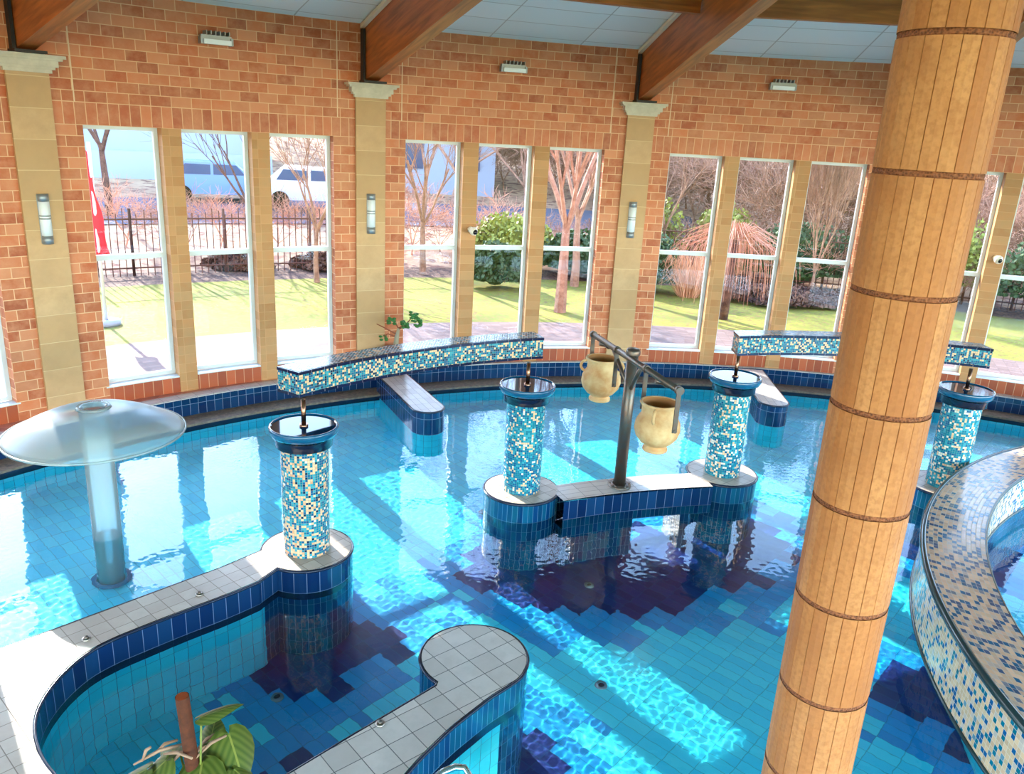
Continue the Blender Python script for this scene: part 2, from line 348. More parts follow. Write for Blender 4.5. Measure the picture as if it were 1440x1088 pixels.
def floor_mat():
    m, nt, b = newmat('pool_floor_tile'); L = nt.links.new
    uv = N(nt, 'ShaderNodeUVMap', uv_map='UVMap'); sp = N(nt, 'ShaderNodeSeparateXYZ'); L(uv.outputs[0], sp.inputs[0])
    fu = math_(nt, 'FRACT', sp.outputs[0]); fv = math_(nt, 'FRACT', sp.outputs[1])
    eu = math_(nt, 'MULTIPLY', math_(nt, 'MINIMUM', fu, math_(nt, 'SUBTRACT', 1.0, fu)), .245)
    ev = math_(nt, 'MULTIPLY', math_(nt, 'MINIMUM', fv, math_(nt, 'SUBTRACT', 1.0, fv)), .12)
    g = N(nt, 'ShaderNodeMapRange'); g.inputs[1].default_value = .0025; g.inputs[2].default_value = .0045; L(math_(nt, 'MINIMUM', eu, ev), g.inputs[0])
    at = N(nt, 'ShaderNodeAttribute', attribute_name='tile_colour')
    gc = mixc(nt, .45, at.outputs[0], srgb(0, 90, 130))
    L(mixc(nt, g.outputs[0], gc, at.outputs[0]), b.inputs['Base Color']); b.inputs['Roughness'].default_value = .3
    return m
M['floor'] = floor_mat()

# ------------------------------------------------------------------ pool floor (one quad per tile, coloured by the tile layout)
def seg_d(p, a, b):
    ax, ay = a; bx, by = b; dx, dy = bx - ax, by - ay
    t = max(0, min(1, ((p[0] - ax) * dx + (p[1] - ay) * dy) / (dx * dx + dy * dy)))
    return math.dist(p, (ax + t * dx, ay + t * dy))
AZ = radians(41.3)
e1 = (cos(AZ), -sin(AZ))          # long side of a tile (az 131)
e2 = (sin(AZ), cos(AZ))           # short side (az 41)
def hsh(i, j, k=0):
    x = sin(i * 127.1 + j * 311.7 + k * 74.7) * 43758.5453; return x - math.floor(x)
def floor_z(x, y):
    t = max(0, min(1, (PR - math.dist((x, y), PC)) / 4.2)); return ZW - .85 - .37 * t * t * (3 - 2 * t)
def build_floor():
    tw, th = .245, .12
    V = []; F = []; UV = []; C = []
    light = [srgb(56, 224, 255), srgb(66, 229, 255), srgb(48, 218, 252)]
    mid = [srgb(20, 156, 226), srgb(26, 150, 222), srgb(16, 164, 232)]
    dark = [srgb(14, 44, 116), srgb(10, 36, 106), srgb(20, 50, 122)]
    for i in range(-46, 60):
        for j in range(-30, 150):
            cx = i * tw; cy = j * th
            p = (e1[0] * cx + e2[0] * cy, e1[1] * cx + e2[1] * cy)
            if math.dist(p, PC) > PR + .15 or p[1] < -3: continue
            bi, bj = i, j // 2
            n = hsh(bi, bj) * .75 + hsh(bi // 2, bj // 2, 5) * .35
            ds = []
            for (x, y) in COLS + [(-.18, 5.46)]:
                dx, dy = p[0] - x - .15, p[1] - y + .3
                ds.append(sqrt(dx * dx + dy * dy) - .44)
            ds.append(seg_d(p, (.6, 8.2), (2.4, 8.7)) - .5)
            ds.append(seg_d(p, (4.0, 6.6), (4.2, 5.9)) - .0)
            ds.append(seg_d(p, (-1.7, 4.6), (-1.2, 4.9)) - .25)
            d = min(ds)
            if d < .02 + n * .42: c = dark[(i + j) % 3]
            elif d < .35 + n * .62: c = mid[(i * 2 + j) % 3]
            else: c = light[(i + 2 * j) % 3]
            k = len(V)
            for (a, b_) in ((-.5, -.5), (.5, -.5), (.5, .5), (-.5, .5)):
                x = cx + a * tw; y = cy + b_ * th
                vx, vy = e1[0] * x + e2[0] * y, e1[1] * x + e2[1] * y; V.append((vx, vy, floor_z(vx, vy)))
            F.append((k, k + 1, k + 2, k + 3)); UV += [(0, 0), (1, 0), (1, 1), (0, 1)]; C += [c] * 4
    me = bpy.data.meshes.new('floor'); me.from_pydata(V, [], F)
    u = me.uv_layers.new(name='UVMap'); u.data.foreach_set('uv', [x for q in UV for x in q])
    ca = me.color_attributes.new('tile_colour', 'FLOAT_COLOR', 'CORNER'); ca.data.foreach_set('color', [x for q in C for x in q])
    me.materials.append(M['floor']); o = bpy.data.objects.new('floor', me); COL.objects.link(o); return struct(o)
floor = build_floor()

# ------------------------------------------------------------------ water
def build_water():
    x0, x1, y0, y1, st = -7.2, 8.6, 1.6, 13.96, .0155
    nx = int((x1 - x0) / st) + 1; ny = int((y1 - y0) / st) + 1
    X, Y = np.meshgrid(x0 + st * np.arange(nx), y0 + st * np.arange(ny))
    Z = np.zeros_like(X); rs = np.random.RandomState(3)
    for k in range(26):
        lam = rs.uniform(.055, .12); th = rs.uniform(0, 2 * pi); ph = rs.uniform(0, 2 * pi)
        Z += .000062 * (lam / .1) * np.sin(2 * pi / lam * (X * cos(th) + Y * sin(th)) + ph)
    for k in range(10):
        lam = rs.uniform(.5, 1.4); th = rs.uniform(0, 2 * pi); ph = rs.uniform(0, 2 * pi)
        Z += .0006 * np.sin(2 * pi / lam * (X * cos(th) + Y * sin(th)) + ph)
    amp = .75 + .35 * np.sin(X * .9 + 1) * np.cos(Y * .8)
    Z = ZW + Z * amp
    co = np.stack([X.ravel(), Y.ravel(), Z.ravel()], 1).astype(np.float32)
    keep = ((co[:, 0] - PC[0]) ** 2 + (co[:, 1] - PC[1]) ** 2 < (PR + .02) ** 2)
    idx = np.arange(nx * ny).reshape(ny, nx)
    q = np.stack([idx[:-1, :-1].ravel(), idx[:-1, 1:].ravel(), idx[1:, 1:].ravel(), idx[1:, :-1].ravel()], 1)
    q = q[keep[q].all(1)]
    used = np.unique(q); mp = np.full(nx * ny, -1); mp[used] = np.arange(len(used)); q = mp[q]; co = co[used]
    me = bpy.data.meshes.new('pool_water')
    me.vertices.add(len(co)); me.vertices.foreach_set('co', co.ravel())
    me.loops.add(q.size); me.loops.foreach_set('vertex_index', q.ravel().astype(np.int32))
    me.polygons.add(len(q)); me.polygons.foreach_set('loop_start', (np.arange(len(q)) * 4).astype(np.int32)); me.polygons.foreach_set('loop_total', np.full(len(q), 4, np.int32))
    me.update(calc_edges=True); me.validate()
    me.polygons.foreach_set('use_smooth', [True] * len(q))
    me.materials.append(M['water']); o = bpy.data.objects.new('pool_water', me); COL.objects.link(o)
    return tag(o, 'clear rippling turquoise water filling the tiled pool', 'water', kind='stuff')
water = build_water()

# ------------------------------------------------------------------ perimeter of the pool
def perimeter():
    t = thing('pool_surround', 'navy tiled raised curb with pale coping and overflow gutter along the brick wall', 'curb', (PC[0], PC[1] + CR, 0))
    p0, p1 = -1.9, 1.75
    m = MB(); m.arcbox(PC, p0, p1, PR, PR + .05, ZF, -.36, faces='i', step=.02); m.build('pool_wall', M['aqua'], t)
    m = MB(); m.arcbox(PC, p0, p1, PR, PR + .05, -.36, -.20, faces='it', step=.02); m.build('waterline_tile', M['nosing'], t)
    m = MB(); m.arcbox(PC, p0, p1, PR - .03, CR, -.20, -.17, faces='itb', step=.02); m.build('gutter', M['gutter'], t)
    m = MB(); m.arcbox(PC, p0, p1, CR, CR + .02, -.17, ZC - .02, faces='i', step=.02); m.build('curb_tile', M['navy'], t)
    m = MB(); m.arcbox(PC, p0, p1, CR - .015, CR + .18, ZC - .02, ZC, faces='itb', step=.02); m.build('coping', M['coping_strip'], t)
    # deck between curb and wall (varying width)
    m = MB(); n = 140; P = []
    for k in range(n + 1):
        ph = -1.75 + 3.3 * k / n
        a = (PC[0] + (CR + .17) * sin(ph), PC[1] + (CR + .17) * cos(ph))
        b = (WC[0] + (WR + .02) * sin(ph + .0), WC[1] + (WR + .02) * cos(ph))
        P.append((a, b))
    for (a, b), (c, d) in zip(P[:-1], P[1:]):
        m.face([(a[0], a[1], ZC - .002), (c[0], c[1], ZC - .002), (d[0], d[1], ZC - .002), (b[0], b[1], ZC - .002)])
    m.build('deck', M['terracotta'], t)
perimeter()

def offset_poly(poly, d):
    """inset a ccw polygon by d (simple vertex normals)"""
    n = len(poly); out = []
    for i in range(n):
        a, b, c = poly[i - 1], poly[i], poly[(i + 1) % n]
        n1 = Vector((-(b[1] - a[1]), b[0] - a[0])); n2 = Vector((-(c[1] - b[1]), c[0] - b[0]))
        if n1.length < 1e-9 or n2.length < 1e-9: out.append(b); continue
        n1.normalize(); n2.normalize(); s_ = n1 + n2
        if s_.length < .3: s_ = n1
        s_ = s_ / max(.35, s_.dot(n1) / 1.0) if s_.dot(n1) > 1e-6 else n1
        out.append((b[0] + s_.x * d, b[1] + s_.y * d))
    return out
def tri_top(m, poly, z, rot, mi=0):
    import mathutils.geometry as G
    tris = G.tessellate_polygon([[Vector((p[0], p[1], 0)) for p in poly]])
    ca, sa = cos(rot), sin(rot)
    for t in tris:
        q = [poly[i] for i in t]
        if (q[1][0] - q[0][0]) * (q[2][1] - q[0][1]) - (q[1][1] - q[0][1]) * (q[2][0] - q[0][0]) < 0: q.reverse()
        m.face([(p[0], p[1], z) for p in q], [(p[0] * ca + p[1] * sa, -p[0] * sa + p[1] * ca) for p in q], mi)
def masonry(t, poly, ztop, coping, rimmat, lowmat, zrim=-.25, rot=AZ, zb=None, band=True, dark=()):
    """coping top, rounded dark nosing, rim tiles, underwater tiles as separate parts"""
    zb = ZF if zb is None else zb
    m = MB(); tri_top(m, offset_poly(poly, .012), ztop, rot); m.build('coping', coping, t)
    m = MB(); m.tube([(p[0], p[1], ztop - .014) for p in poly + poly[:1]], .014, 6, cap=False); m.build('nosing', M['nosing'], t)
    m = MB(); m.prism(poly, zrim, ztop - .014, mit=None); m.build('rim_tile', rimmat, t)
    if band:
        m = MB(); m.prism(poly, -.37, zrim, mit=None); m.build('waterline_tile', M['nosing'], t)
        z1 = -.37
    else: z1 = zrim
    m = MB(); m.prism(poly, zb, z1, mit=None)
    for k, f in enumerate(m.f):
        c = [sum(m.v[i][q] for i in f) / 4 for q in (0, 1)]
        if any(math.dist(c, d[0]) < d[1] for d in dark): m.mi[k] = 1
    m.build('submerged_wall', [lowmat, M['plinthtile']], t)
def arc(c, r, a0, a1, n):
    return [(c[0] + r * cos(a0 + (a1 - a0) * k / n), c[1] + r * sin(a0 + (a1 - a0) * k / n)) for k in range(n + 1)]

def smooth_path(pts, it=2):
    for _ in range(it):
        q = [pts[0]]
        for a, b in zip(pts[:-1], pts[1:]):
            q += [(a[0] * .75 + b[0] * .25, a[1] * .75 + b[1] * .25), (a[0] * .25 + b[0] * .75, a[1] * .25 + b[1] * .75)]
        pts = q + [pts[-1]]
    return pts
# left divider: deck + arm + plinth A
def left_divider():
    A = COLS[0]; r = .44
    t = thing('pool_divider', 'cream tiled pool divider curving from the front left corner to the nearest round plinth', 'pool divider', (-3.3, 4.5, 0))
    # ccw: start on the inner side at the plinth, go round plinth ccw, back along the outer side, deck corner, inner curve
    a_in = atan2(6.57 - A[1], -2.10 - A[0]); a_out = atan2(7.03 - A[1], -2.19 - .12 - A[0])
    inner = smooth_path([(-2.19, 6.37), (-2.40, 6.12), (-2.68, 5.84), (-2.90, 5.60), (-3.05, 5.43), (-3.16, 5.25), (-3.21, 5.02), (-3.21, 4.78), (-3.16, 4.55), (-3.05, 4.35), (-2.90, 4.17), (-2.72, 4.02), (-2.40, 3.80), (-1.9, 3.45), (-1.6, 3.0)])
    # tangent intersection with plinth circle
    ai = atan2(inner[0][1] - A[1], inner[0][0] - A[0]); 
    ring = arc(A, r, radians(-113), radians(193), 44)
    outer = [(-2.62, 6.56), (-3.57, 5.50), (-3.86, 5.19), (-4.6, 4.45), (-6.4, 2.6)]
    poly = [(-2.17, 6.43)] + ring + outer + [(-6.4, 1.2), (-1.2, 1.2)] + list(reversed(inner))
    masonry(t, poly, 0.0, M['coping'], M['navy'], M['aqua'], rot=radians(48.5), dark=[(A, .62)])
    return t
left_divider()

# near divider with round end E
def near_divider():
    E_, r = (-.18, 5.46), .43
    t = thing('pool_divider', 'grey tiled pool divider in the foreground ending in a bare round head', 'pool divider', (-.6, 4.5, 0))
    right = smooth_path([(.235, 5.35), (.20, 5.235), (.10, 5.12), (-.02, 5.0), (-.14, 4.84), (-.28, 4.66), (-.39, 4.48), (-.49, 4.31), (-.58, 4.12), (-.70, 3.7), (-.9, 3.2)], 2)
    left = [(-.45, 5.08), (-.94, 4.545), (-1.34, 4.10), (-2.3, 3.05)]
    ring = arc(E_, r, radians(-15), radians(232), 40)
    poly = list(reversed(right)) + ring[1:] + left + [(-2.2, 2.4), (-1.1, 2.4)]
    masonry(t, poly, 0.0, M['coping_big'], M['plinthtile'], M['aqua'], rot=AZ, dark=[(E_, .45)])
near_divider()

# B - C divider with two plinths and an underwater opening
def bridge():
    B, C, r = COLS[1], COLS[2], .44
    t = thing('pool_divider', 'low tiled bridge wall joining two round plinths under the hanging clay pots', 'pool divider', (1.4, 8.9, 0))
    for nm, P in (('B', B), ('C', C)):
        poly = arc(P, r, 0, 2 * pi, 48)[:-1]
        m = MB(); tri_top(m, arc(P, r - .012, 0, 2 * pi, 48)[:-1], 0.002, AZ); m.build('plinth_top', M['coping'], t)
        m = MB(); m.tube([(p[0], p[1], -.014) for p in poly + poly[:1]], .015, 6, cap=False); m.build('nosing', M['nosing'], t)
        m = MB(); m.prism(poly, ZF, -.014, mit=None); m.build('plinth', M['plinthtile'], t)
    pa = atan2(B[0] - BRC[0], B[1] - BRC[1]); pb = atan2(C[0] - BRC[0], C[1] - BRC[1])
    pa += .038; pb -= .038
    m = MB(); m.arcbox(BRC, pa, pb, 7.73, 8.14, -.01, 0, faces='t', uvr=8); m.build('coping', M['coping_strip'], t)
    m = MB(); m.arcbox(BRC, pa, pb, 7.715, 8.155, -.25, -.01, faces='io', uvr=8); m.build('rim_tile', M['navy'], t)
    m = MB(); m.arcbox(BRC, pa, pb, 7.72, 8.15, -.50, -.25, faces='iob', uvr=8); m.build('waterline_tile', M['plinthtile'], t)
    d = pb - pa
    m = MB()
    for a, b in ((0, .48), (.80, .86)): m.arcbox(BRC, pa + d * a, pa + d * b, 7.72, 8.15, ZF, -.50, uvr=8)
    m.build('submerged_wall', M['plinthtile'], t)
bridge()
def plinth_D():
    P = COLS[3]; t = thing('round_plinth', 'pale topped round plinth beside the mosaic spa wall at the far right', 'plinth', (P[0], P[1], 0))
    poly = arc(P, .44, 0, 2 * pi, 48)[:-1]
    masonry(t, poly, 0, M['coping'], M['plinthtile'], M['plinthtile'], band=False)
plinth_D()
def ledge(tip, base, hw, label):
    d = Vector((tip[0] - base[0], tip[1] - base[1])); d.normalize(); n = Vector((-d.y, d.x)); a = atan2(d.y, d.x)
    poly = arc(tip, hw, a - pi / 2, a + pi / 2, 16) + [(base[0] + n.x * hw, base[1] + n.y * hw), (base[0] - n.x * hw, base[1] - n.y * hw)]
    t = thing('tiled_ledge', label, 'ledge', (tip[0], tip[1], 0))
    masonry(t, poly, ZC + .004, M['coping_strip'], M['navy'], M['aqua'], zrim=-.25, rot=a, band=False)
ledge((-1.21, 11.06), (-2.0, 12.62), .24, 'blue tiled ledge jutting from the curb behind the left mosaic trough')
ledge((4.19, 12.27), (4.30, 14.12), .24, 'blue tiled ledge jutting from the curb behind the right mosaic trough')

# ------------------------------------------------------------------ spa ring wall
def spa():
    O, RO, I, RI, zt = (9.72, 4.59), 6.15, (10.13, 4.32), 6.09, .40
    t = thing('spa_wall', 'broad curved peach and blue mosaic wall at the right edge', 'low wall', (3.6, 4.6, 0))
    a0, a1, n = radians(62), radians(232), 120
    An = [a0 + (a1 - a0) * k / n for k in range(n + 1)]
    po = [(O[0] + RO * cos(a), O[1] + RO * sin(a)) for a in An]; pi_ = [(I[0] + RI * cos(a), I[1] + RI * sin(a)) for a in An]
    m = MB(); m2 = MB(); m3 = MB(); L = 0
    for k in range(n):
        w = math.dist(po[k], po[k + 1]); a, b, c, d = po[k], po[k + 1], pi_[k + 1], pi_[k]
        m.face([(*a, zt), (*b, zt), (*c, zt), (*d, zt)], [(L, 0), (L + w, 0), (L + w, math.dist(b, c)), (L, math.dist(a, d))])
        m2.face([(*b, -.22), (*a, -.22), (*a, zt - .01), (*b, zt - .01)], [(L + w, -.22), (L, -.22), (L, zt), (L + w, zt)], 0, True)
        m2.face([(*d, -.1), (*c, -.1), (*c, zt - .01), (*d, zt - .01)], [(L, -.1), (L + w, -.1), (L + w, zt), (L, zt)], 0, True)
        qa, qb = [(O[0] + (RO - .42) * cos(An[k + z_]), O[1] + (RO - .42) * sin(An[k + z_])) for z_ in (0, 1)]
        m3.face([(*qb, ZF), (*qa, ZF), (*qa, -.22), (*qb, -.22)], [(L + w, ZF), (L, ZF), (L, -.22), (L + w, -.22)], 0)
        m3.face([(*qb, -.221), (*qa, -.221), (*a, -.221), (*b, -.221)], [(L + w, 0), (L, 0), (L, .4), (L + w, .4)], 1)
        m3.face([(*d, ZF), (*c, ZF), (*c, -.1), (*d, -.1)], [(L, ZF), (L + w, ZF), (L + w, -.1), (L, -.1)], 1)
        L += w
    m.build('mosaic_top', M['mosaic_ring_top'], t); m2.build('mosaic_face', M['mosaic_ring'], t); m3.build('submerged_wall', [M['aqua'], M['plinthtile']], t)
    m = MB(); m.tube([(*p, zt - .026) for p in po], .036, 10); m.build('outer_trim', M['darktrim'], t)
    m = MB(); m.tube([(*p, zt - .02) for p in pi_], .022, 8); m.build('inner_trim', M['darktrim'], t)
    m = MB(); m.tube([(*p, -.215) for p in po], .02, 8); m.tube([(*p, -.1) for p in pi_], .02, 8); m.build('base_trim', M['darktrim'], t)
spa()

# ------------------------------------------------------------------ mosaic columns with bowls
def mosaic_column(P, mat, label):
    t = thing('mosaic_column', label, 'column', (P[0], P[1], 0), 'mosaic columns carrying water bowls')
    z1 = 1.09
    m = MB(); m.lathe([(.222, 0.003), (.222, z1)], (P[0], P[1], 0), 56, uvr=.222); m.build('shaft', mat, t)
    m = MB(); m.lathe([(.215, z1 - .003), (.262, z1 + .005), (.266, z1 + .085), (.275, z1 + .095)], (P[0], P[1], 0), 56, uvr=.25); m.build('collar', M['nosing'], t)
    m = MB()
    m.lathe([(.255, z1 + .10), (.300, z1 + .115), (.318, z1 + .15), (.320, z1 + .185), (.314, z1 + .20), (.300, z1 + .20), (.290, z1 + .175), (.10, z1 + .16), (0, z1 + .158)], (P[0], P[1], 0), 64)
    bo = m.build('bowl', M['bowl'], t)
    m = MB(); m.lathe([(.294, z1 + .188), (.0, z1 + .188)], (P[0], P[1], 0), 48); 
    w = m.build('bowl_water', M['bowlwater'], bo)
M['bowlwater'] = plain('dark_shallow_water', srgb(6, 50, 84), .04); M['bowlwater'].node_tree.nodes['Principled BSDF'].inputs['IOR'].default_value = 1.3
mosaic_column(COLS[0], M['mosaic_a'], 'peach and teal mosaic column on the nearest left plinth, dark bowl on top')
mosaic_column(COLS[1], M['mosaic_b'], 'blue mosaic column with bowl standing left of the clay pots')
mosaic_column(COLS[2], M['mosaic_c'], 'turquoise and white mosaic column with bowl standing right of the clay pots')
mosaic_column(COLS[3], M['mosaic_c'], 'turquoise mosaic column with bowl between the stone pillar and the spa wall')

# ------------------------------------------------------------------ mosaic troughs
def trough(label, front, back, ends, zb=1.53, zt=1.78):
    """front/back: plan polylines left to right; ends: pipe spots"""
    mid = front[len(front) // 2]
    t = thing('mosaic_trough', label, 'trough', (mid[0], mid[1], zb), 'mosaic troughs bridging the columns')
    poly = front + list(reversed(back))
    m = MB(); m.prism(poly, zb + .02, zt - .03, mit=None); m.build('mosaic_side', M['mosaic_beam'], t)
    m = MB(); tri_top(m, offset_poly(poly, .01), zt, 0); m.build('mosaic_top', M['mosaic_top'], t)
    m = MB(); m.prism(offset_poly(poly, -.004), zt - .032, zt - .001, mit=0, mib=0)
    m.v = [(x, y, z - .0015 if z > zt - .01 else z) for x, y, z in m.v]; m.build('top_trim', M['navytrim'], t)
    m = MB(); m.prism(offset_poly(poly, -.004), zb, zb + .028, mit=0, mib=0); m.build('bottom_trim', M['navytrim'], t)
    for (x, y) in ends:
        m = MB(); m.tube([(x, y, 1.26), (x, y, zb + .01)], .022, 14); m.tube([(x, y, 1.262), (x, y, 1.30)], .04, 14); m.build('spout_pipe', M['steelw'], t)
M['navytrim'] = tilemat('navy_trim_tile', .15, .2, [(1, srgb(18, 26, 58)), (1, srgb(22, 32, 66))], srgb(120, 110, 130), .005, rough=.12)
M['steelw'] = plain('warm_steel_pipe', srgb(150, 112, 92), .25, 1)
def arcpts(c, r, pa, pb, n): return [(c[0] + r * sin(pa + (pb - pa) * k / n), c[1] + r * cos(pa + (pb - pa) * k / n)) for k in range(n + 1)]
c1 = (2.54, 3.81)
pl = atan2(-1.98 - c1[0], 7.08 - c1[1]); pr = atan2(.32 - c1[0], 8.95 - c1[1])
trough('long curved mosaic trough on steel pipes above the two left columns', arcpts(c1, 5.57, pl, pr, 18), arcpts(c1, 5.85, pl - .004, pr + .0, 18), [COLS[0], COLS[1]])
fr = smooth_path([(2.76, 9.72), (3.4, 9.86), (4.1, 9.92), (5.0, 9.90), (5.85, 9.79)], 2)
fr = arcpts((4.4, 4.9), 5.10, atan2(2.74 - 4.4, 9.70 - 4.9), atan2(5.86 - 4.4, 9.79 - 4.9), 18)
fr = [(x, y - .17) for x, y in fr]; bk = [(x + (x - 4.4) * .0, y + .28) for x, y in fr]
trough('curved mosaic trough partly hidden by the stone pillar, above the two right columns', fr, bk, [COLS[2], COLS[3]])

# ------------------------------------------------------------------ big stone pillar
def pillar():
    D = 4.0; az = None
    px, py, r = PILLAR
    t = thing('stone_pillar', 'tall leaning-looking sandstone stave pillar with dark pebble joints in the right foreground', 'pillar', (px, py, ZF))
    n = 20
    rings = RINGS
    m = MB(); mg = MB()
    zs = [ZF] + rings + [7.5]
    for k in range(len(zs) - 1):
        z0 = zs[k] + (.013 if k else 0); z1 = zs[k + 1] - .013
        for j in range(n):
            a0, a1 = 2 * pi * j / n + .003, 2 * pi * (j + 1) / n - .003; am = (a0 + a1) / 2
            q = lambda a, z, rr=r: (px + rr * cos(a), py + rr * sin(a), z)
            seg = [(a0, r - .003), (a0 + .008, r), (am, r + .001), (a1 - .008, r), (a1, r - .003)]
            for (aa, ra), (ab, rb) in zip(seg[:-1], seg[1:]):
                m.face([q(aa, z0, ra), q(ab, z0, rb), q(ab, z1, rb), q(aa, z1, ra)], [(j + .5, k + .5)] * 4, 0)
            m.face([q(a0, z1, r - .006), q(a1, z1, r - .006), q(a1, z1, r - .02), q(a0, z1, r - .02)], [(j + .5, k + .5)] * 4, 0)
            m.face([q(a1, z0, r - .006), q(a0, z0, r - .006), q(a0, z0, r - .02), q(a1, z0, r - .02)], [(j + .5, k + .5)] * 4, 0)
    m.build('stone_staves', M['stave'], t)
    m = MB(); m.lathe([(r - .016, ZF), (r - .016, 7.5)], (px, py, 0), 60); m.build('core', M['corejoint'], t)
    for z in rings:
        m = MB(); m.lathe([(r - .016, z - .015), (r - .003, z - .011), (r - .003, z + .011), (r - .016, z + .015)], (px, py, 0), 60); m.build('pebble_joint', M['pebble'], t)
M['corejoint'] = plain('brown_joint', srgb(110, 62, 30), .8)
PILLAR = (1.7322, 3.6055, .2217)
RINGS = [-1.05, -.72, -.25, .27, .80, 1.322, 1.856, 2.382, 2.873, 3.413, 3.924, 4.462, 4.99, 5.52, 6.05]
pillar()

# ------------------------------------------------------------------ brick wall, pilasters, windows
def pw(ph, r, z=0): return (WC[0] + r * sin(ph), WC[1] + r * cos(ph), z)
BAYS = range(-3, 5)
def brick_wall():
    m = MB(); R0, R1 = WR, WR + .36
    p0, p1 = PH0 + (BAYS[0] - .5) * DPH, PH0 + (BAYS[-1] + .5) * DPH
    U = 13.2
    m.arcbox(WC, p0, p1, R0, R1, 4.06, 6.1, mi=0, uvr=U, v0=-4.06)                    # upper brickwork
    for k in BAYS:
        b = PH0 + k * DPH
        m.arcbox(WC, b - .5 * DPH, b + .5 * DPH, R0, R1, HEAD, 4.06, mi=1, uvr=U, faces='iob', v0=-HEAD)
        for s in (-1, 1):
            a, c = (b - .5 * DPH, b - A3) if s < 0 else (b + A3, b + .5 * DPH)
            m.arcbox(WC, a, c, R0, R1, ZC - .1, HEAD, mi=0, uvr=U, faces='iose', v0=-HEAD)
        m.arcbox(WC, b - A3, b + A3, R0, R1 - .04, ZC - .1, SILL - .02, mi=2, uvr=U, faces='iot', v0=-.06)
        for q in (-.133, .133):                                              # movement joints
            m.arcbox(WC, b + q - .0006, b + q + .0006, R0 - .003, R0 + .002, 4.06, 5.5, mi=3, faces='ise')
    o = m.build('wall_back', [M['brick'], M['soldier'], M['sill_soldier'], M['mortar']]); struct(o)
brick_wall()

wn = 0
def windows():
    global wn
    for k in BAYS:
        b = PH0 + k * DPH
        for (a, c) in ((-A3, -A2), (-A1, A1), (A2, A3)):
            wn += 1
            rg = WR + .20; a0, c0 = b + a, b + c; am = (a0 + c0) / 2
            root = bpy.data.objects.new('window_%d' % wn, None); COL.objects.link(root); root.location = pw(am, rg, SILL); root['kind'] = 'structure'
            fw = .055 / rg
            m = MB()
            for (x0, x1, z0, z1) in ((a0, a0 + fw, SILL, HEAD), (c0 - fw, c0, SILL, HEAD), (a0 + fw, c0 - fw, SILL, SILL + .055), (a0 + fw, c0 - fw, HEAD - .05, HEAD), (a0 + fw, c0 - fw, 2.055, 2.125)):
                m.arcbox(WC, x0, x1, rg - .03, rg + .04, z0, z1, step=.1)
            m.build('window_frame', M['frame'], root)
            m = MB(); m.arcbox(WC, a0 + fw, c0 - fw, rg + .0, rg + .006, SILL + .055, 2.055, step=.1, faces='i'); m.arcbox(WC, a0 + fw, c0 - fw, rg, rg + .006, 2.125, HEAD - .05, step=.1, faces='i'); m.build('window_pane', M['glass'], root)
            m = MB(); m.arcbox(WC, a0 - .003, c0 + .003, WR - .004, rg - .03, SILL - .02, SILL - .002, step=.05); m.build('window_sill', M['frame'], root)
windows()
tn = 0
for k in BAYS:                                                              # stone mullions
    b = PH0 + k * DPH
    for a, c in ((-A2, -A1), (A1, A2)):
        tn += 1; m = MB(); m.arcbox(WC, b + a, b + c, WR - .015, WR + .28, ZC - .05, HEAD, step=.1, uvr=13.2, u0=.3)
        struct(m.build('trim_%d' % tn, M['mullion']))
PL = ['far left edge of the picture', 'between the left and middle window groups', 'behind the hanging clay pots', 'hidden behind the big stone pillar']
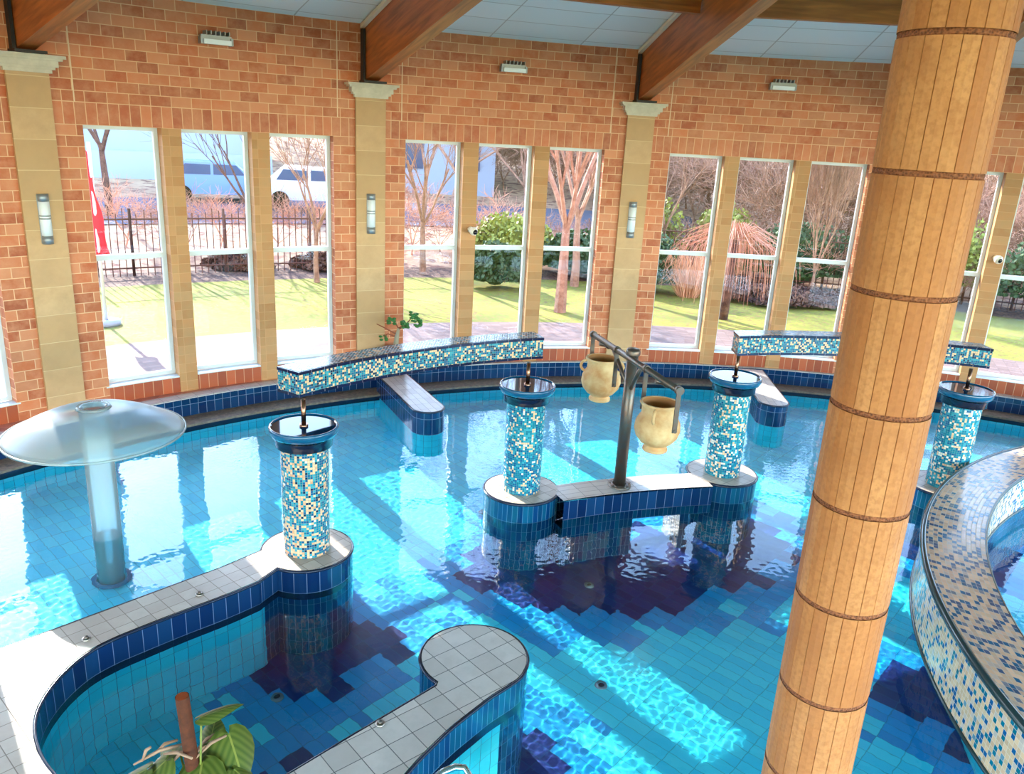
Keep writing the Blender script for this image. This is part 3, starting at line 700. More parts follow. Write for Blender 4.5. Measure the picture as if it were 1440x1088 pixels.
for i, k in enumerate((-2.5, -1.5, -.5, .5, 1.5, 2.5, 3.5)):
    b = PH0 + k * DPH; P = pw(b, WR, 0)
    lab = {-.5: 'sand coloured stone pilaster at the far left with moulded white capital', .5: 'sand stone pilaster with white capital rising between the left and middle windows', 1.5: 'sand stone pilaster with white capital behind the hanging clay pots'}.get(k, 'sand stone pilaster further round the brick wall')
    t = thing('stone_pilaster', lab, 'pilaster', P, 'stone pilasters along the brick wall')
    m = MB(); m.arcbox(WC, b - WP, b + WP, WR - .05, WR + .02, ZC - .03, 4.37, step=.1, uvr=13.2, u0=-b * 13.2 + .3); m.build('shaft', M['stone'], t)
    m = MB()
    for (e, z0, z1) in ((.03, 4.36, 4.40), (.06, 4.40, 4.43), (.09, 4.43, 4.50), (.13, 4.50, 4.525), (.16, 4.525, 4.56)):
        m.arcbox(WC, b - WP - e / 13.2, b + WP + e / 13.2, WR - .05 - e, WR + .01, z0, z1, step=.1)
    m.build('capital', M['capital'], t)
    # wall sconce
    if k in (-.5, .5, 1.5):
        sl = {-.5: 'slim white wall sconce on the far left stone pilaster', .5: 'slim white wall sconce on the second stone pilaster', 1.5: 'slim white wall sconce on the pilaster behind the clay pots'}[k]
        c = pw(b, WR - .06, 2.66); s = thing('wall_sconce', sl, 'wall lamp', c, 'wall sconces on the pilasters')
        q = lambda dz, e=0: pw(b, WR - .115, 2.66 + dz)
        def half(z0, z1, r, mat, nm, pp=s):
            mm = MB(); n = 14
            for j in range(n):
                t0, t1 = pi * j / n, pi * (j + 1) / n
                f = lambda tt, z: (c[0] + r * cos(tt) * cos(b) - (r * sin(tt)) * sin(b), c[1] - r * cos(tt) * sin(b) - (r * sin(tt)) * cos(b), z)
                mm.face([f(t1, z0), f(t0, z0), f(t0, z1), f(t1, z1)], None, 0, True)
                mm.face([f(t0, z1), (c[0], c[1], z1), f(t1, z1)], None); mm.face([f(t1, z0), (c[0], c[1], z0), f(t0, z0)], None)
            return mm.build(nm, mat, pp)
        df = half(2.45, 2.87, .062, M['lampwhite'], 'diffuser', s)
        half(2.87, 2.96, .066, M['lampgrey'], 'top_cap'); half(2.35, 2.45, .066, M['lampgrey'], 'bottom_cap')
        half(2.69, 2.705, .068, M['lampgrey'], 'band', df); half(2.655, 2.67, .068, M['lampgrey'], 'band', df)
        mm = MB(); mm.arcbox(WC, b - .07 / 13.2, b + .07 / 13.2, WR - .062, WR - .049, 2.36, 2.95, step=.1); mm.build('backplate', M['lampgrey'], s)
# bulkhead floodlights
for k, ph in enumerate((-.6535, -.3125, .0315)):
    lab = ['grey bulkhead light high on the brick above the left windows', 'grey bulkhead light high on the brick above the middle windows', 'grey bulkhead light high on the brick left of the stone pillar'][k]
    c = pw(ph, WR - .01, 4.95); t = thing('bulkhead_light', lab, 'wall light', c, 'bulkhead lights above the window groups')
    rot = -ph
    def bx(dx, dr, dz, sx, sr, sz, mat, nm, pp=None):
        m = MB(); q = pw(ph + dx / 13.2, WR - dr, 4.95 + dz); m.box(q, (sx, sr, sz), rot); return m.build(nm, mat, pp or t)
    hs = bx(0, .05, 0, .40, .10, .10, M['lampgrey'], 'housing')
    bx(0, .12, -.035, .36, .07, .06, M['lampwhite'], 'lens')
    for j in range(6): bx(-.15 + j * .06, .10, .075, .012, .17, .05, M['lampgrey'], 'cooling_fin', hs)
    bx(-.2, .07, -.02, .03, .12, .09, M['lampgrey'], 'bracket'); bx(.2, .07, -.02, .03, .12, .09, M['lampgrey'], 'bracket')
# cctv cameras
for ph, lab in ((-.358, 'small cream dome camera on the mullion of the middle windows'), (.3235, 'small cream dome camera on the mullion right of the stone pillar')):
    c = pw(ph, WR - .02, 2.42); t = thing('security_camera', lab, 'camera', c, 'dome cameras on window mullions')
    inn = Vector((-sin(ph), -cos(ph), 0))
    m = MB(); a = Vector(c); m.tube([a + inn * .0, a + inn * .05], [.05, .045], 16); m.build('mount', M['camwhite'], t)
    m = MB(); p = a + inn * .10 + Vector((.03, 0, -.02)); m.sphere(p, .07, 18, 12); hs = m.build('housing', M['camwhite'], t)
    m = MB(); m.sphere(p + inn * .035 + Vector((.012, 0, -.008)), .045, 14, 10); m.build('lens', M['black'], hs)

# ------------------------------------------------------------------ ceiling and timber roof
M['ceil'] = tilemat('ceiling_panel', 1.25, .62, [(1, srgb(240, 244, 240)), (1, srgb(246, 248, 244))], srgb(200, 192, 178), .018, rough=.8, jitter=.02, bump=0)
def ceiling():
    m = MB(); n = 108
    zc = lambda r: 5.38 + .20 * (13.2 - r)
    rr = [13.56, 11, 8.5, 6, 3.5, .4]
    for k in range(n):
        a, b = 2 * pi * k / n, 2 * pi * (k + 1) / n
        for r0, r1 in zip(rr[:-1], rr[1:]):
            P = [pw(a, r0, zc(r0)), pw(b, r0, zc(r0)), pw(b, r1, zc(r1)), pw(a, r1, zc(r1))]
            aa = (a - (0 if a < pi else 2 * pi)) * 11; bb = aa + (b - a) * 11
            m.face(P, [(aa, r0), (bb, r0), (bb, r1), (aa, r1)], 0)
            m.face([(p[0], p[1], p[2] + .25) for p in reversed(P)], None, 0)
    struct(m.build('ceiling', M['ceil']))
ceiling()
def radial_beam(ph, label):
    t = thing('timber_beam', label, 'roof beam', pw(ph, 13.1, 4.56), 'laminated timber beams radiating from the pilasters')
    d = Vector((sin(ph), cos(ph), 0)); s = Vector((cos(ph), -sin(ph), 0)); O = Vector((WC[0], WC[1], 0))
    def bar(ra, rb, za, zb_, h, off, w, mat, nm):
        m = MB(); A = []
        for r, z in ((ra, za), (rb, zb_)):
            for sx in (-w / 2, w / 2):
                for dz in (0, h): A.append(O + d * r + s * (off + sx) + Vector((0, 0, z + dz)))
        L = ra - rb
        # indices: 0 a-left-bot 1 a-left-top 2 a-right-bot 3 a-right-top 4.. b
        m.face([A[0], A[4], A[5], A[1]], [(0, 0), (L, 0), (L, h), (0, h)]); m.face([A[6], A[2], A[3], A[7]], [(L, 0), (0, 0), (0, h), (L, h)])
        m.face([A[2], A[6], A[4], A[0]], [(0, 0), (L, 0), (L, w), (0, w)]); m.face([A[1], A[5], A[7], A[3]], [(0, 0), (L, 0), (L, w), (0, w)])
        m.face([A[2], A[0], A[1], A[3]], [(0, 0), (w, 0), (w, h), (0, h)]); m.face([A[4], A[6], A[7], A[5]], [(0, 0), (w, 0), (w, h), (0, h)])
        m.build(nm, mat, t)
    bar(13.14, 2.2, 4.60, 4.60 + .2 * 10.94, .76, 0, .20, M['beam'], 'timber')
    for o_ in (-.135, .135): bar(13.14, 2.2, 5.31, 5.31 + .2 * 10.94, .05, o_, .06, M['trimwhite'], 'trim_strip')
    m = MB(); q = pw(ph - .13 / 13.1, 13.12, 4.93); m.box(q, (.04, .12, .74), -ph); q = pw(ph, 13.05, 4.58); m.box(q, (.34, .26, .03), -ph); m.build('steel_bracket', M['steelblack'], t)
for k, lab in ((-1.5, 'timber roof beam beyond the left edge'), (-.5, 'dark timber roof beam in the top left corner above the far left pilaster'), (.5, 'orange timber roof beam rising from the second pilaster capital'), (1.5, 'orange timber roof beam rising from the pilaster behind the clay pots'), (2.5, 'timber roof beam mostly behind the stone pillar'), (3.5, 'timber roof beam beyond the right edge')):
    radial_beam(PH0 + k * DPH, lab)
for k, lab in ((0, 'dark timber crosspiece between roof beams above the left windows'), (1, 'dark timber crosspiece between roof beams above the middle windows'), (2, 'dark timber crosspiece between roof beams left of the stone pillar top'), (3, 'dark timber crosspiece right of the stone pillar top')):
    a, b = PH0 + (k - .5) * DPH, PH0 + (k + .5) * DPH; r = 10.5
    A, B = Vector(pw(a, r, 5.75)), Vector(pw(b, r, 5.75)); mid = (A + B) / 2; ang = atan2(B.y - A.y, B.x - A.x)
    m = MB(); m.box((0, 0, 0), ((B - A).length - .30, .14, .34), ang); o = m.build('timber_purlin', M['beam']); o.location = mid
    tag(o, lab, 'roof beam', 'timber crosspieces between the roof beams')

# ------------------------------------------------------------------ clay pots on their stand
def pots():
    bx, by = 1.36, 8.92
    t = thing('pot_stand', 'weathered metal post with tilted crossbar and hanger bars holding two clay pots', 'stand', (bx, by, 0))
    ztop = 1.64
    L = Vector((.98, 9.78, ztop)); Rr = Vector((1.66, 7.62, ztop)); top = Vector((1.345, 8.80, ztop))
    m = MB(); m.lathe([(.14, .003), (.14, .02), (.085, .03)], (bx, by, 0), 24)
    for j in range(6): m.sphere((bx + .115 * cos(j * pi / 3), by + .115 * sin(j * pi / 3), .022), .016, 8, 5)
    m.build('base_flange', M['bronze'], t)
    m = MB(); m.tube([(bx, by, .0), (1.345, 8.80, ztop + .04)], [.072, .066], 20); m.build('post', M['bronze'], t)
    m = MB(); m.lathe([(.08, 0), (.084, .04), (.07, .07), (0, .075)], (top.x, top.y, ztop + .03), 20); m.build('post_cap', M['bronze'], t)
    m = MB(); m.tube([L, L.lerp(Rr, .5), Rr], .036, 14); m.build('crossbar', M['bronze'], t)
    for f in (.27, .62):
        q = L.lerp(Rr, f); m = MB(); m.tube([(1.349, 8.835, 1.22), q], .026, 10); m.build('brace', M['bronze'], t)
    dv = (Rr - L).normalized()
    for f in (.0, .325, .67, 1.0):
        q = L.lerp(Rr, f); a = atan2(dv.y, dv.x)
        m = MB(); m.box((q.x, q.y, ztop - .215), (.014, .05, .47), a); m.tube([q - dv * .02 + Vector((0, 0, -.43)), q + dv * .02 + Vector((0, 0, -.43))], .02, 10)
        m.tube([q - dv * .025, q + dv * .025], .045, 14); m.build('hanger_bar', M['bronze'], t)
    for f in (.12, .80):
        q = L.lerp(Rr, f) + Vector((.10, .06, -.08)); m = MB(); m.tube([q, q + Vector((-.12, -.02, .03))], .03, 10); m.sphere(q, .045, 12, 8); m.build('water_nozzle', M['bronze'], t)
    s = MB(); s.box((bx - .002, by - .0 - .068, .50), (.06, .012, .085), .1); stk = s.build('white_sticker', M['lampwhite'], t)
    s = MB(); s.box((bx - .002, by - .0 - .0755, .505), (.03, .003, .04), .1); s.build('sticker_mark', M['lampgrey'], stk)
    def pot(c, rot, label, zb):
        h = 1.0
        o = thing('clay_pot', label, 'pot', (c[0], c[1], zb), 'clay pots hanging from the metal stand')
        prof = [(.0, 0), (.125, 0), (.13, .012), (.128, .035), (.10, .05), (.10, .06), (.16, .10), (.215, .17), (.238, .25), (.23, .33), (.20, .395), (.18, .42), (.178, .50), (.19, .535), (.205, .55), (.20, .565), (.175, .56), (.16, .50), (.165, .42), (.21, .30), (.15, .12), (0, .10)]
        k = .54 / .565
        prof = [(r * 1.02, z * k) for r, z in prof]
        m = MB(); m.lathe(prof, (c[0], c[1], zb), 48, mis=[0] * 16 + [1] * 5); bd = m.build('body', [M['pot'], M['pot_in']], o)
        for sg in (0, pi):
            a = rot + sg; pts = []
            for u_ in range(9):
                tt = u_ / 8; ang = -pi / 2 + pi * tt
                rr_ = .185 + .075 * cos(ang) * 1.0; zz = (.36 + .07 * (1 + sin(ang))) * 1.0
                pts.append((c[0] + rr_ * cos(a), c[1] + rr_ * sin(a), zb + zz))
            m = MB(); m.tube(pts, .017, 10); m.build('handle', M['pot'], bd)
    p1 = L.lerp(Rr, .155); p2 = L.lerp(Rr, .84)
    pot((p1.x, p1.y), radians(178), 'cream clay pot with pale body, the rear left one on the metal stand', .90)
    pot((p2.x, p2.y), radians(-112), 'cream clay pot with ochre blotches, the nearer right one on the metal stand', .86)
pots()

# ------------------------------------------------------------------ water mushroom
def frosted(name, alpha, tint, rough=.3):
    m, nt, b = newmat(name); nt.nodes.remove(b); L = nt.links.new; out = nt.nodes['Material Output']
    t = N(nt, 'ShaderNodeBsdfTransparent'); t.inputs[0].default_value = tint
    d = N(nt, 'ShaderNodeBsdfDiffuse'); d.inputs[0].default_value = srgb(244, 252, 252); tr = N(nt, 'ShaderNodeBsdfTranslucent'); tr.inputs[0].default_value = srgb(244, 252, 252)
    g = N(nt, 'ShaderNodeBsdfGlossy'); g.inputs['Roughness'].default_value = rough
    a = N(nt, 'ShaderNodeMixShader'); a.inputs[0].default_value = .4; L(d.outputs[0], a.inputs[1]); L(tr.outputs[0], a.inputs[2])
    b2 = N(nt, 'ShaderNodeMixShader'); b2.inputs[0].default_value = alpha; L(t.outputs[0], b2.inputs[1]); L(a.outputs[0], b2.inputs[2])
    fr = N(nt, 'ShaderNodeFresnel'); fr.inputs[0].default_value = 1.3; c = N(nt, 'ShaderNodeMixShader'); L(fr.outputs[0], c.inputs[0]); L(b2.outputs[0], c.inputs[1]); L(g.outputs[0], c.inputs[2])
    L(c.outputs[0], out.inputs[0]); return m
M['acr_dome'] = frosted('frosted_acrylic_dome', .38, (.9, 1, 1, 1)); M['acr_stem'] = frosted('clear_acrylic_stem', .30, (.9, 1, 1, 1), .15)
def mushroom():
    x, y, r, zr = -4.13, 7.46, .832, .913; ZF = floor_z(-4.13, 7.46)
    t = thing('water_mushroom', 'round frosted acrylic water mushroom standing in the pool at left', 'water feature', (x, y, ZF))
    prof = []
    for k in range(15):
        a = (k / 14); prof.append((r * (1 - a) + .10 * a if k else r, zr + .27 * (1 - (1 - a) ** 2) ** .8 * 1.0))
    prof = [(r - .02, zr - .012), (r, zr)] + [(r - (r - .13) * (k / 14), zr + .26 * sin(pi / 2 * (k / 14))) for k in range(1, 15)]
    m = MB(); m.lathe(prof, (x, y, 0), 72); m.build('dome', M['acr_dome'], t)
    m = MB(); m.tube([(x + r * cos(a), y + r * sin(a), zr) for a in [2 * pi * k / 72 for k in range(73)]], .012, 6, cap=False); m.build('rim', M['acr_stem'], t)
    m = MB(); m.lathe([(.14, ZF + .02), (.14, 1.10), (.135, 1.15)], (x, y, 0), 40); m.build('stem', M['acr_stem'], t)
    m = MB(); m.lathe([(.13, 1.162), (.165, 1.172), (.15, 1.195), (.10, 1.185), (.095, 1.15)], (x, y, 0), 40); m.build('top_ring', M['acr_stem'], t)
    m = MB(); m.lathe([(.125, ZF + .02), (.125, ZF + .22), (0, ZF + .22)], (x, y, 0), 32); m.build('inner_collar', plain('dark_teal_collar', srgb(20, 110, 130), .4), t)
    m = MB(); m.lathe([(.20, ZF + .002), (.20, ZF + .03), (.15, ZF + .04)], (x, y, 0), 40); m.build('base_flange', plain('blue_base_flange', srgb(20, 120, 160), .4), t)
mushroom()

# ------------------------------------------------------------------ small fittings
M['drain'] = plain('grey_drain', srgb(120, 140, 150), .4, .5); M['drain_dark'] = plain('dark_drain_hole', srgb(10, 30, 50), .6)
for (x, y, lab) in ((-3.25, 5.40, 'small metal jet button on the left divider near the sunlit deck'), (-2.63, 6.11, 'small metal jet button on the left divider nearer the round plinth'), (-.79, 4.64, 'small metal jet button on the near divider')):
    t = thing('deck_button', lab, 'button', (x, y, 0), 'metal buttons on the divider tiles')
    m = MB(); m.lathe([(.035, .001), (.033, .010), (.02, .014), (0, .014)], (x, y, 0), 20); m.build('flange', M['steel'], t)
    m = MB(); m.lathe([(.016, .012), (.014, .024), (0, .026)], (x, y, 0), 14); m.build('button', M['bronze'], t)
for (x, y, lab) in ((-.30, 9.55, 'small round floor inlet left of the plinth with the blue mosaic column'), (-1.95, 6.0, 'small round floor inlet in the small basin at lower left'), (1.0, 8.05, 'small round floor inlet in the dark tiles before the bridge wall'), (1.0, 6.4, 'dark floor drain in the middle of the near pool')):
    ZI = floor_z(x, y)
    t = thing('floor_inlet', lab, 'inlet', (x, y, ZI), 'round inlets in the pool floor')
    m = MB(); m.lathe([(.06, .001), (.055, .012), (.03, .012)], (x, y, ZI), 20); m.build('ring', M['drain'], t)
    m = MB(); m.lathe([(.03, .009), (0, .009)], (x, y, ZI), 16); m.build('hole', M['drain_dark'], t)
t = thing('handrail', 'short chrome handrail rising beside the near divider at the bottom edge', 'handrail', (-.45, 3.6, 0))
m = MB(); m.tube([(-.75, 3.30, 0), (-.62, 3.42, .22), (-.46, 3.58, .335), (-.36, 3.72, .385), (-.28, 3.80, .405), (-.21, 3.84, .41), (-.155, 3.845, .405), (-.115, 3.81, .37), (-.10, 3.78, .30), (-.10, 3.77, -.3), (-.10, 3.77, -.9)], .021, 14); m.build('tube', M['chrome'], t)
m = MB(); m.lathe([(.05, .002), (.045, .012), (.022, .015)], (-.75, 3.30, 0), 18); m.build('base_flange', M['chrome'], t)

# ------------------------------------------------------------------ plants
def leafmat(name, c1, c2):
    m, nt, b = newmat(name); L = nt.links.new
    uv = N(nt, 'ShaderNodeUVMap', uv_map='UVMap'); sp = N(nt, 'ShaderNodeSeparateXYZ'); L(uv.outputs[0], sp.inputs[0])
    a = math_(nt, 'ABSOLUTE', math_(nt, 'SUBTRACT', sp.outputs[0], .5))
    w = N(nt, 'ShaderNodeTexWave'); w.inputs['Scale'].default_value = 1.6; w.inputs['Distortion'].default_value = 1
    cb = N(nt, 'ShaderNodeCombineXYZ'); L(math_(nt, 'ADD', sp.outputs[1], math_(nt, 'MULTIPLY', a, -1.2)), cb.inputs[0]); L(cb.outputs[0], w.inputs['Vector'])
    f = math_(nt, 'MAXIMUM', math_(nt, 'MULTIPLY', w.outputs[1], .35), math_(nt, 'LESS_THAN', a, .02))
    L(mixc(nt, f, c1, c2), b.inputs['Base Color']); b.inputs['Roughness'].default_value = .4
    b.inputs['Subsurface Weight'].default_value = 0
    return m
M['leaf'] = leafmat('variegated_leaf', srgb(66, 88, 28), srgb(132, 140, 66)); M['stem'] = plain('green_stem', srgb(120, 136, 60), .5); M['drystem'] = plain('dry_pink_stem', srgb(172, 138, 120), .7)
M['barktube'] = plain('brown_bark_tube', srgb(96, 44, 22), .8, noise=(40, srgb(60, 26, 14), .7), bump=.3); M['rust'] = plain('orange_tube_inside', srgb(176, 74, 28), .8)
def heart_leaf(m, base, d, up, L, W):
    d = Vector(d).normalized(); s = d.cross(Vector(up)).normalized(); n = s.cross(d).normalized(); base = Vector(base)
    out = [(0, .0), (.06, -.16), (.22, -.17 + .02), (.38, -.05), (.48, .15), (.46, .36), (.34, .60), (.18, .82), (0, 1.0)]
    K = 6
    def P(x, y): return base + s * (x * W * 2 * .5 * 2 * .5) + d * (y * L) + n * (-.9 * x * x * W - .25 * (y ** 2) * L * .6)
    for sg in (-1, 1):
        for (xa, ya), (xb, yb) in zip(out[:-1], out[1:]):
            for k in range(3):
                f0, f1 = k / 3, (k + 1) / 3
                ya0 = max(0, ya); yb0 = max(0, yb)
                q = lambda x, y, yy, f: P(sg * x * f * 1.0, yy + (y - yy) * f)
                pts = [q(xa, ya, ya0, f0), q(xa, ya, ya0, f1), q(xb, yb, yb0, f1), q(xb, yb, yb0, f0)]
                uv = [(.5 + sg * xa * f0, ya), (.5 + sg * xa * f1, ya), (.5 + sg * xb * f1, yb), (.5 + sg * xb * f0, yb)]
                if sg < 0: pts.reverse(); uv.reverse()
                m.face(pts, uv, 0, True)
def fg_plant():
    X, Y, Z = -1.0, 2.06, 1.62
    t = thing('leafy_plant', 'climbing plant with heart shaped variegated leaves round a brown tube at the bottom left', 'plant', (X, Y, Z))
    bpot = thing('planter', 'tall planter at the bottom edge holding the heart leaved climbing plant', 'planter', (X, Y, 0))
    m = MB(); m.lathe([(0, 0), (.17, 0), (.15, .03), (.15, 1.3), (.24, 1.42), (.26, 1.66), (.24, 1.66), (.23, 1.58), (0, 1.58)], (X, Y, 0.0), 32); m.build('pot', plain('beige_planter', srgb(180, 150, 120), .6), bpot)
    m = MB(); m.lathe([(.23, 1.60), (0, 1.62)], (X, Y, 0), 24); m.build('soil', M['soil'], bpot)
    U = lambda u, v, z: unp(u, v, z)
    pole0 = unp(270, 1040, 2.12); pole1 = unp(263, 1026, 2.26)
    a = Vector(unp(268, 1058, 2.06)); b = Vector((a.x - .012, a.y, a.z + .215))
    m = MB(); m.tube([(a.x + .02, a.y, 1.60), a, b], [.024, .022, .021], 14, cap=False); m.build('bark_tube', M['barktube'], t)
    m = MB(); m.tube([b - Vector((0, 0, .03)), b + Vector((0, 0, .001))], .0185, 12); m.build('tube_inside', M['rust'], t)
    def leaf(u, v, z, ang, tilt, L, W, st=True, n_=1):
        p = Vector(unp(u, v, z)); d = Vector((cos(ang) * cos(tilt), sin(ang) * cos(tilt), sin(tilt)))
        mm = MB(); heart_leaf(mm, p, d, (0, 0, 1), L, W); o = mm.build('leaf', M['leaf'], t)
        if st:
            r = Vector((a.x + .01, a.y, 1.72)); mid = (r + p) / 2 + Vector((0, 0, .02))
            mm = MB(); mm.tube([r, mid, p], .0035, 6); mm.build('leaf_stem', M['stem'], t)
    leaf(283, 1008, 2.20, radians(20), radians(18), .13, .07)       # thin leaf seen edge on above
    leaf(322, 1032, 2.05, radians(-50), radians(-38), .17, .16)      # big leaf right
    leaf(300, 1044, 2.02, radians(-110), radians(-30), .12, .11)
    leaf(330, 1082, 1.98, radians(-20), radians(-25), .11, .10)
    leaf(284, 1072, 2.02, radians(-80), radians(-20), .16, .16)
    leaf(232, 1070, 2.02, radians(-140), radians(-30), .15, .14)
    leaf(205, 1082, 2.0, radians(200), radians(-20), .14, .13)
    leaf(253, 1058, 2.0, radians(150), radians(-10), .10, .10)
    leaf(297, 1036, 2.0, radians(100), radians(10), .10, .09)
    rs = random.Random(5)
    for (u0, v0, u1, v1) in ((188, 1075, 262, 1045), (200, 1070, 212, 1050), (230, 1060, 270, 1066), (272, 1060, 310, 1028), (275, 1066, 318, 1034), (262, 1070, 300, 1046), (240, 1075, 268, 1052), (215, 1062, 250, 1040)):
        p, q = Vector(unp(u0, v0, 2.0 + rs.uniform(-.03, .05))), Vector(unp(u1, v1, 2.04 + rs.uniform(-.03, .05)))
        mm = MB(); mm.tube([p, (p + q) / 2 + Vector((0, 0, .015)), q], [.003, .006, .004], 6); mm.build('dry_stem', M['drystem'], t)
CT, CS, CF = cos(radians(17.6198)), sin(radians(17.6198)), 1130.136
RO_ = radians(3.22543)
def unp(u, v, z):
    """pixel to point on the horizontal plane z (used once for leaf positions measured from the photo)"""
    a, b = u - 720, v - 544; x = cos(RO_) * a + sin(RO_) * b; y = -sin(RO_) * a + cos(RO_) * b
    Y = CF * CT - y * CS; Z = -CF * CS - y * CT; k = (z - 4) / Z
    return (x * k, Y * k, z)
fg_plant()
M['jade'] = plain('jade_leaf', srgb(52, 110, 48), .35); M['greybark'] = plain('grey_bark', srgb(160, 148, 126), .8); M['redbark'] = plain('reddish_twig', srgb(150, 80, 56), .8)
def jade():
    X, Y = -1.93, 12.62
    t = thing('potted_jade_plant', 'small potted succulent tree on the curb before the second pilaster', 'potted plant', (X, Y, ZC))
    m = MB(); m.lathe([(0, ZC), (.15, ZC), (.20, ZC + .4), (.22, ZC + .43), (.20, ZC + .44), (0, ZC + .41)], (X, Y, 0), 28); m.build('pot', plain('brown_glazed_pot', srgb(110, 60, 40), .4), t)
    zb = ZC + .41
    m = MB(); m.tube([(X, Y, zb), (X + .02, Y, zb + .2), (X + .05, Y, zb + .36)], [.045, .038, .02], 10); m.build('trunk', M['greybark'], t)
    br = [((.03, .25), (-.18, .36), (-.30, .42)), ((.05, .34), (.02, .42), (-.06, .50)), ((.05, .34), (.16, .42), (.30, .60)), ((.05, .36), (.12, .40), (.18, .44)), ((.0, .22), (-.12, .26), (-.18, .22))]
    m = MB()
    for b in br: m.tube([(X + q[0], Y - .02 * i, zb + q[1]) for i, q in enumerate(b)], [.014, .011, .007], 7)
    m.build('branch', M['redbark'], t)
    rs = random.Random(2); m = MB()
    for (cx, cz, n) in ((-.06, .48, 14), (.16, .43, 16), (.30, .60, 12), (.36, .47, 14), (-.19, .20, 6), (.33, .53, 6)):
        for _ in range(n):
            a, b = rs.uniform(0, 2 * pi), rs.uniform(-1, 1)
            p = (X + cx + .05 * cos(a), Y - .05 + .05 * sin(a), zb + cz + .05 * b)
            m.sphere(p, .028, 6, 4, sc=(1.2, .5, .8))
    m.build('foliage', M['jade'], t)
jade()

# ------------------------------------------------------------------ outside
def noisemat(name, c1, c2, sc, c3=None, rough=.9, sc2=None):
    m, nt, b = newmat(name); L = nt.links.new
    tc = N(nt, 'ShaderNodeTexCoord'); nz = N(nt, 'ShaderNodeTexNoise'); nz.inputs['Scale'].default_value = sc; nz.inputs['Detail'].default_value = 8; nz.inputs['Roughness'].default_value = .7
    L(tc.outputs['Object'], nz.inputs['Vector']); r = N(nt, 'ShaderNodeValToRGB'); r.color_ramp.elements[0].position = .38; r.color_ramp.elements[0].color = c1
    r.color_ramp.elements[1].position = .62; r.color_ramp.elements[1].color = c2; L(nz.outputs[0], r.inputs[0]); c = r.outputs[0]
    if c3:
        n2 = N(nt, 'ShaderNodeTexNoise'); n2.inputs['Scale'].default_value = sc2 or sc * 8; n2.inputs['Detail'].default_value = 4; L(tc.outputs['Object'], n2.inputs['Vector'])
        mr = N(nt, 'ShaderNodeMapRange'); mr.inputs[1].default_value = .5; mr.inputs[2].default_value = .62; L(n2.outputs[0], mr.inputs[0]); c = mixc(nt, mr.outputs[0], c, c3)
    L(c, b.inputs['Base Color']); b.inputs['Roughness'].default_value = rough; return m
M['lawn'] = noisemat('winter_lawn', srgb(98, 104, 20), srgb(150, 142, 40), .5, srgb(122, 98, 44), sc2=9)
M['paver'] = tilemat('garden_paver', .2, .1, [(1, srgb(134, 108, 98)), (1, srgb(126, 100, 90)), (1, srgb(142, 116, 106))], srgb(100, 78, 68), .008, rough=.8, bump=0)
M['mulch'] = noisemat('brown_leaf_mulch', srgb(84, 54, 44), srgb(150, 112, 90), 3, srgb(60, 40, 34), sc2=18)
M['terrain'] = noisemat('winter_scrub', srgb(168, 124, 98), srgb(206, 170, 132), .25, srgb(136, 92, 76), sc2=3)
M['bark'] = noisemat('bare_bark', srgb(130, 94, 74), srgb(176, 134, 108), 6); M['bark2'] = noisemat('pinkish_bark', srgb(150, 106, 88), srgb(190, 146, 124), 6); M['darkbark'] = noisemat('dark_bark', srgb(80, 52, 46), srgb(120, 84, 72), 6)
M['road'] = plain('asphalt', srgb(96, 102, 124), .9); M['white_wall'] = plain('pale_render', srgb(170, 184, 206), .8); M['roof'] = plain('grey_roof', srgb(110, 116, 136), .8)
M['iron'] = plain('rusty_iron', srgb(104, 66, 54), .7, .3); M['green1'] = plain('evergreen_leaf', srgb(62, 84, 36), .6); M['green2'] = plain('yellow_green_leaf', srgb(146, 150, 56), .6); M['red'] = plain('red_flag_cloth', srgb(226, 34, 52), .7); M['winglass'] = plain('dark_window', srgb(60, 80, 110), .1)
M['weep'] = plain('pale_pink_twig', srgb(206, 150, 124), .9); M['grassdry'] = plain('dry_grass_blade', srgb(214, 158, 120), .9)

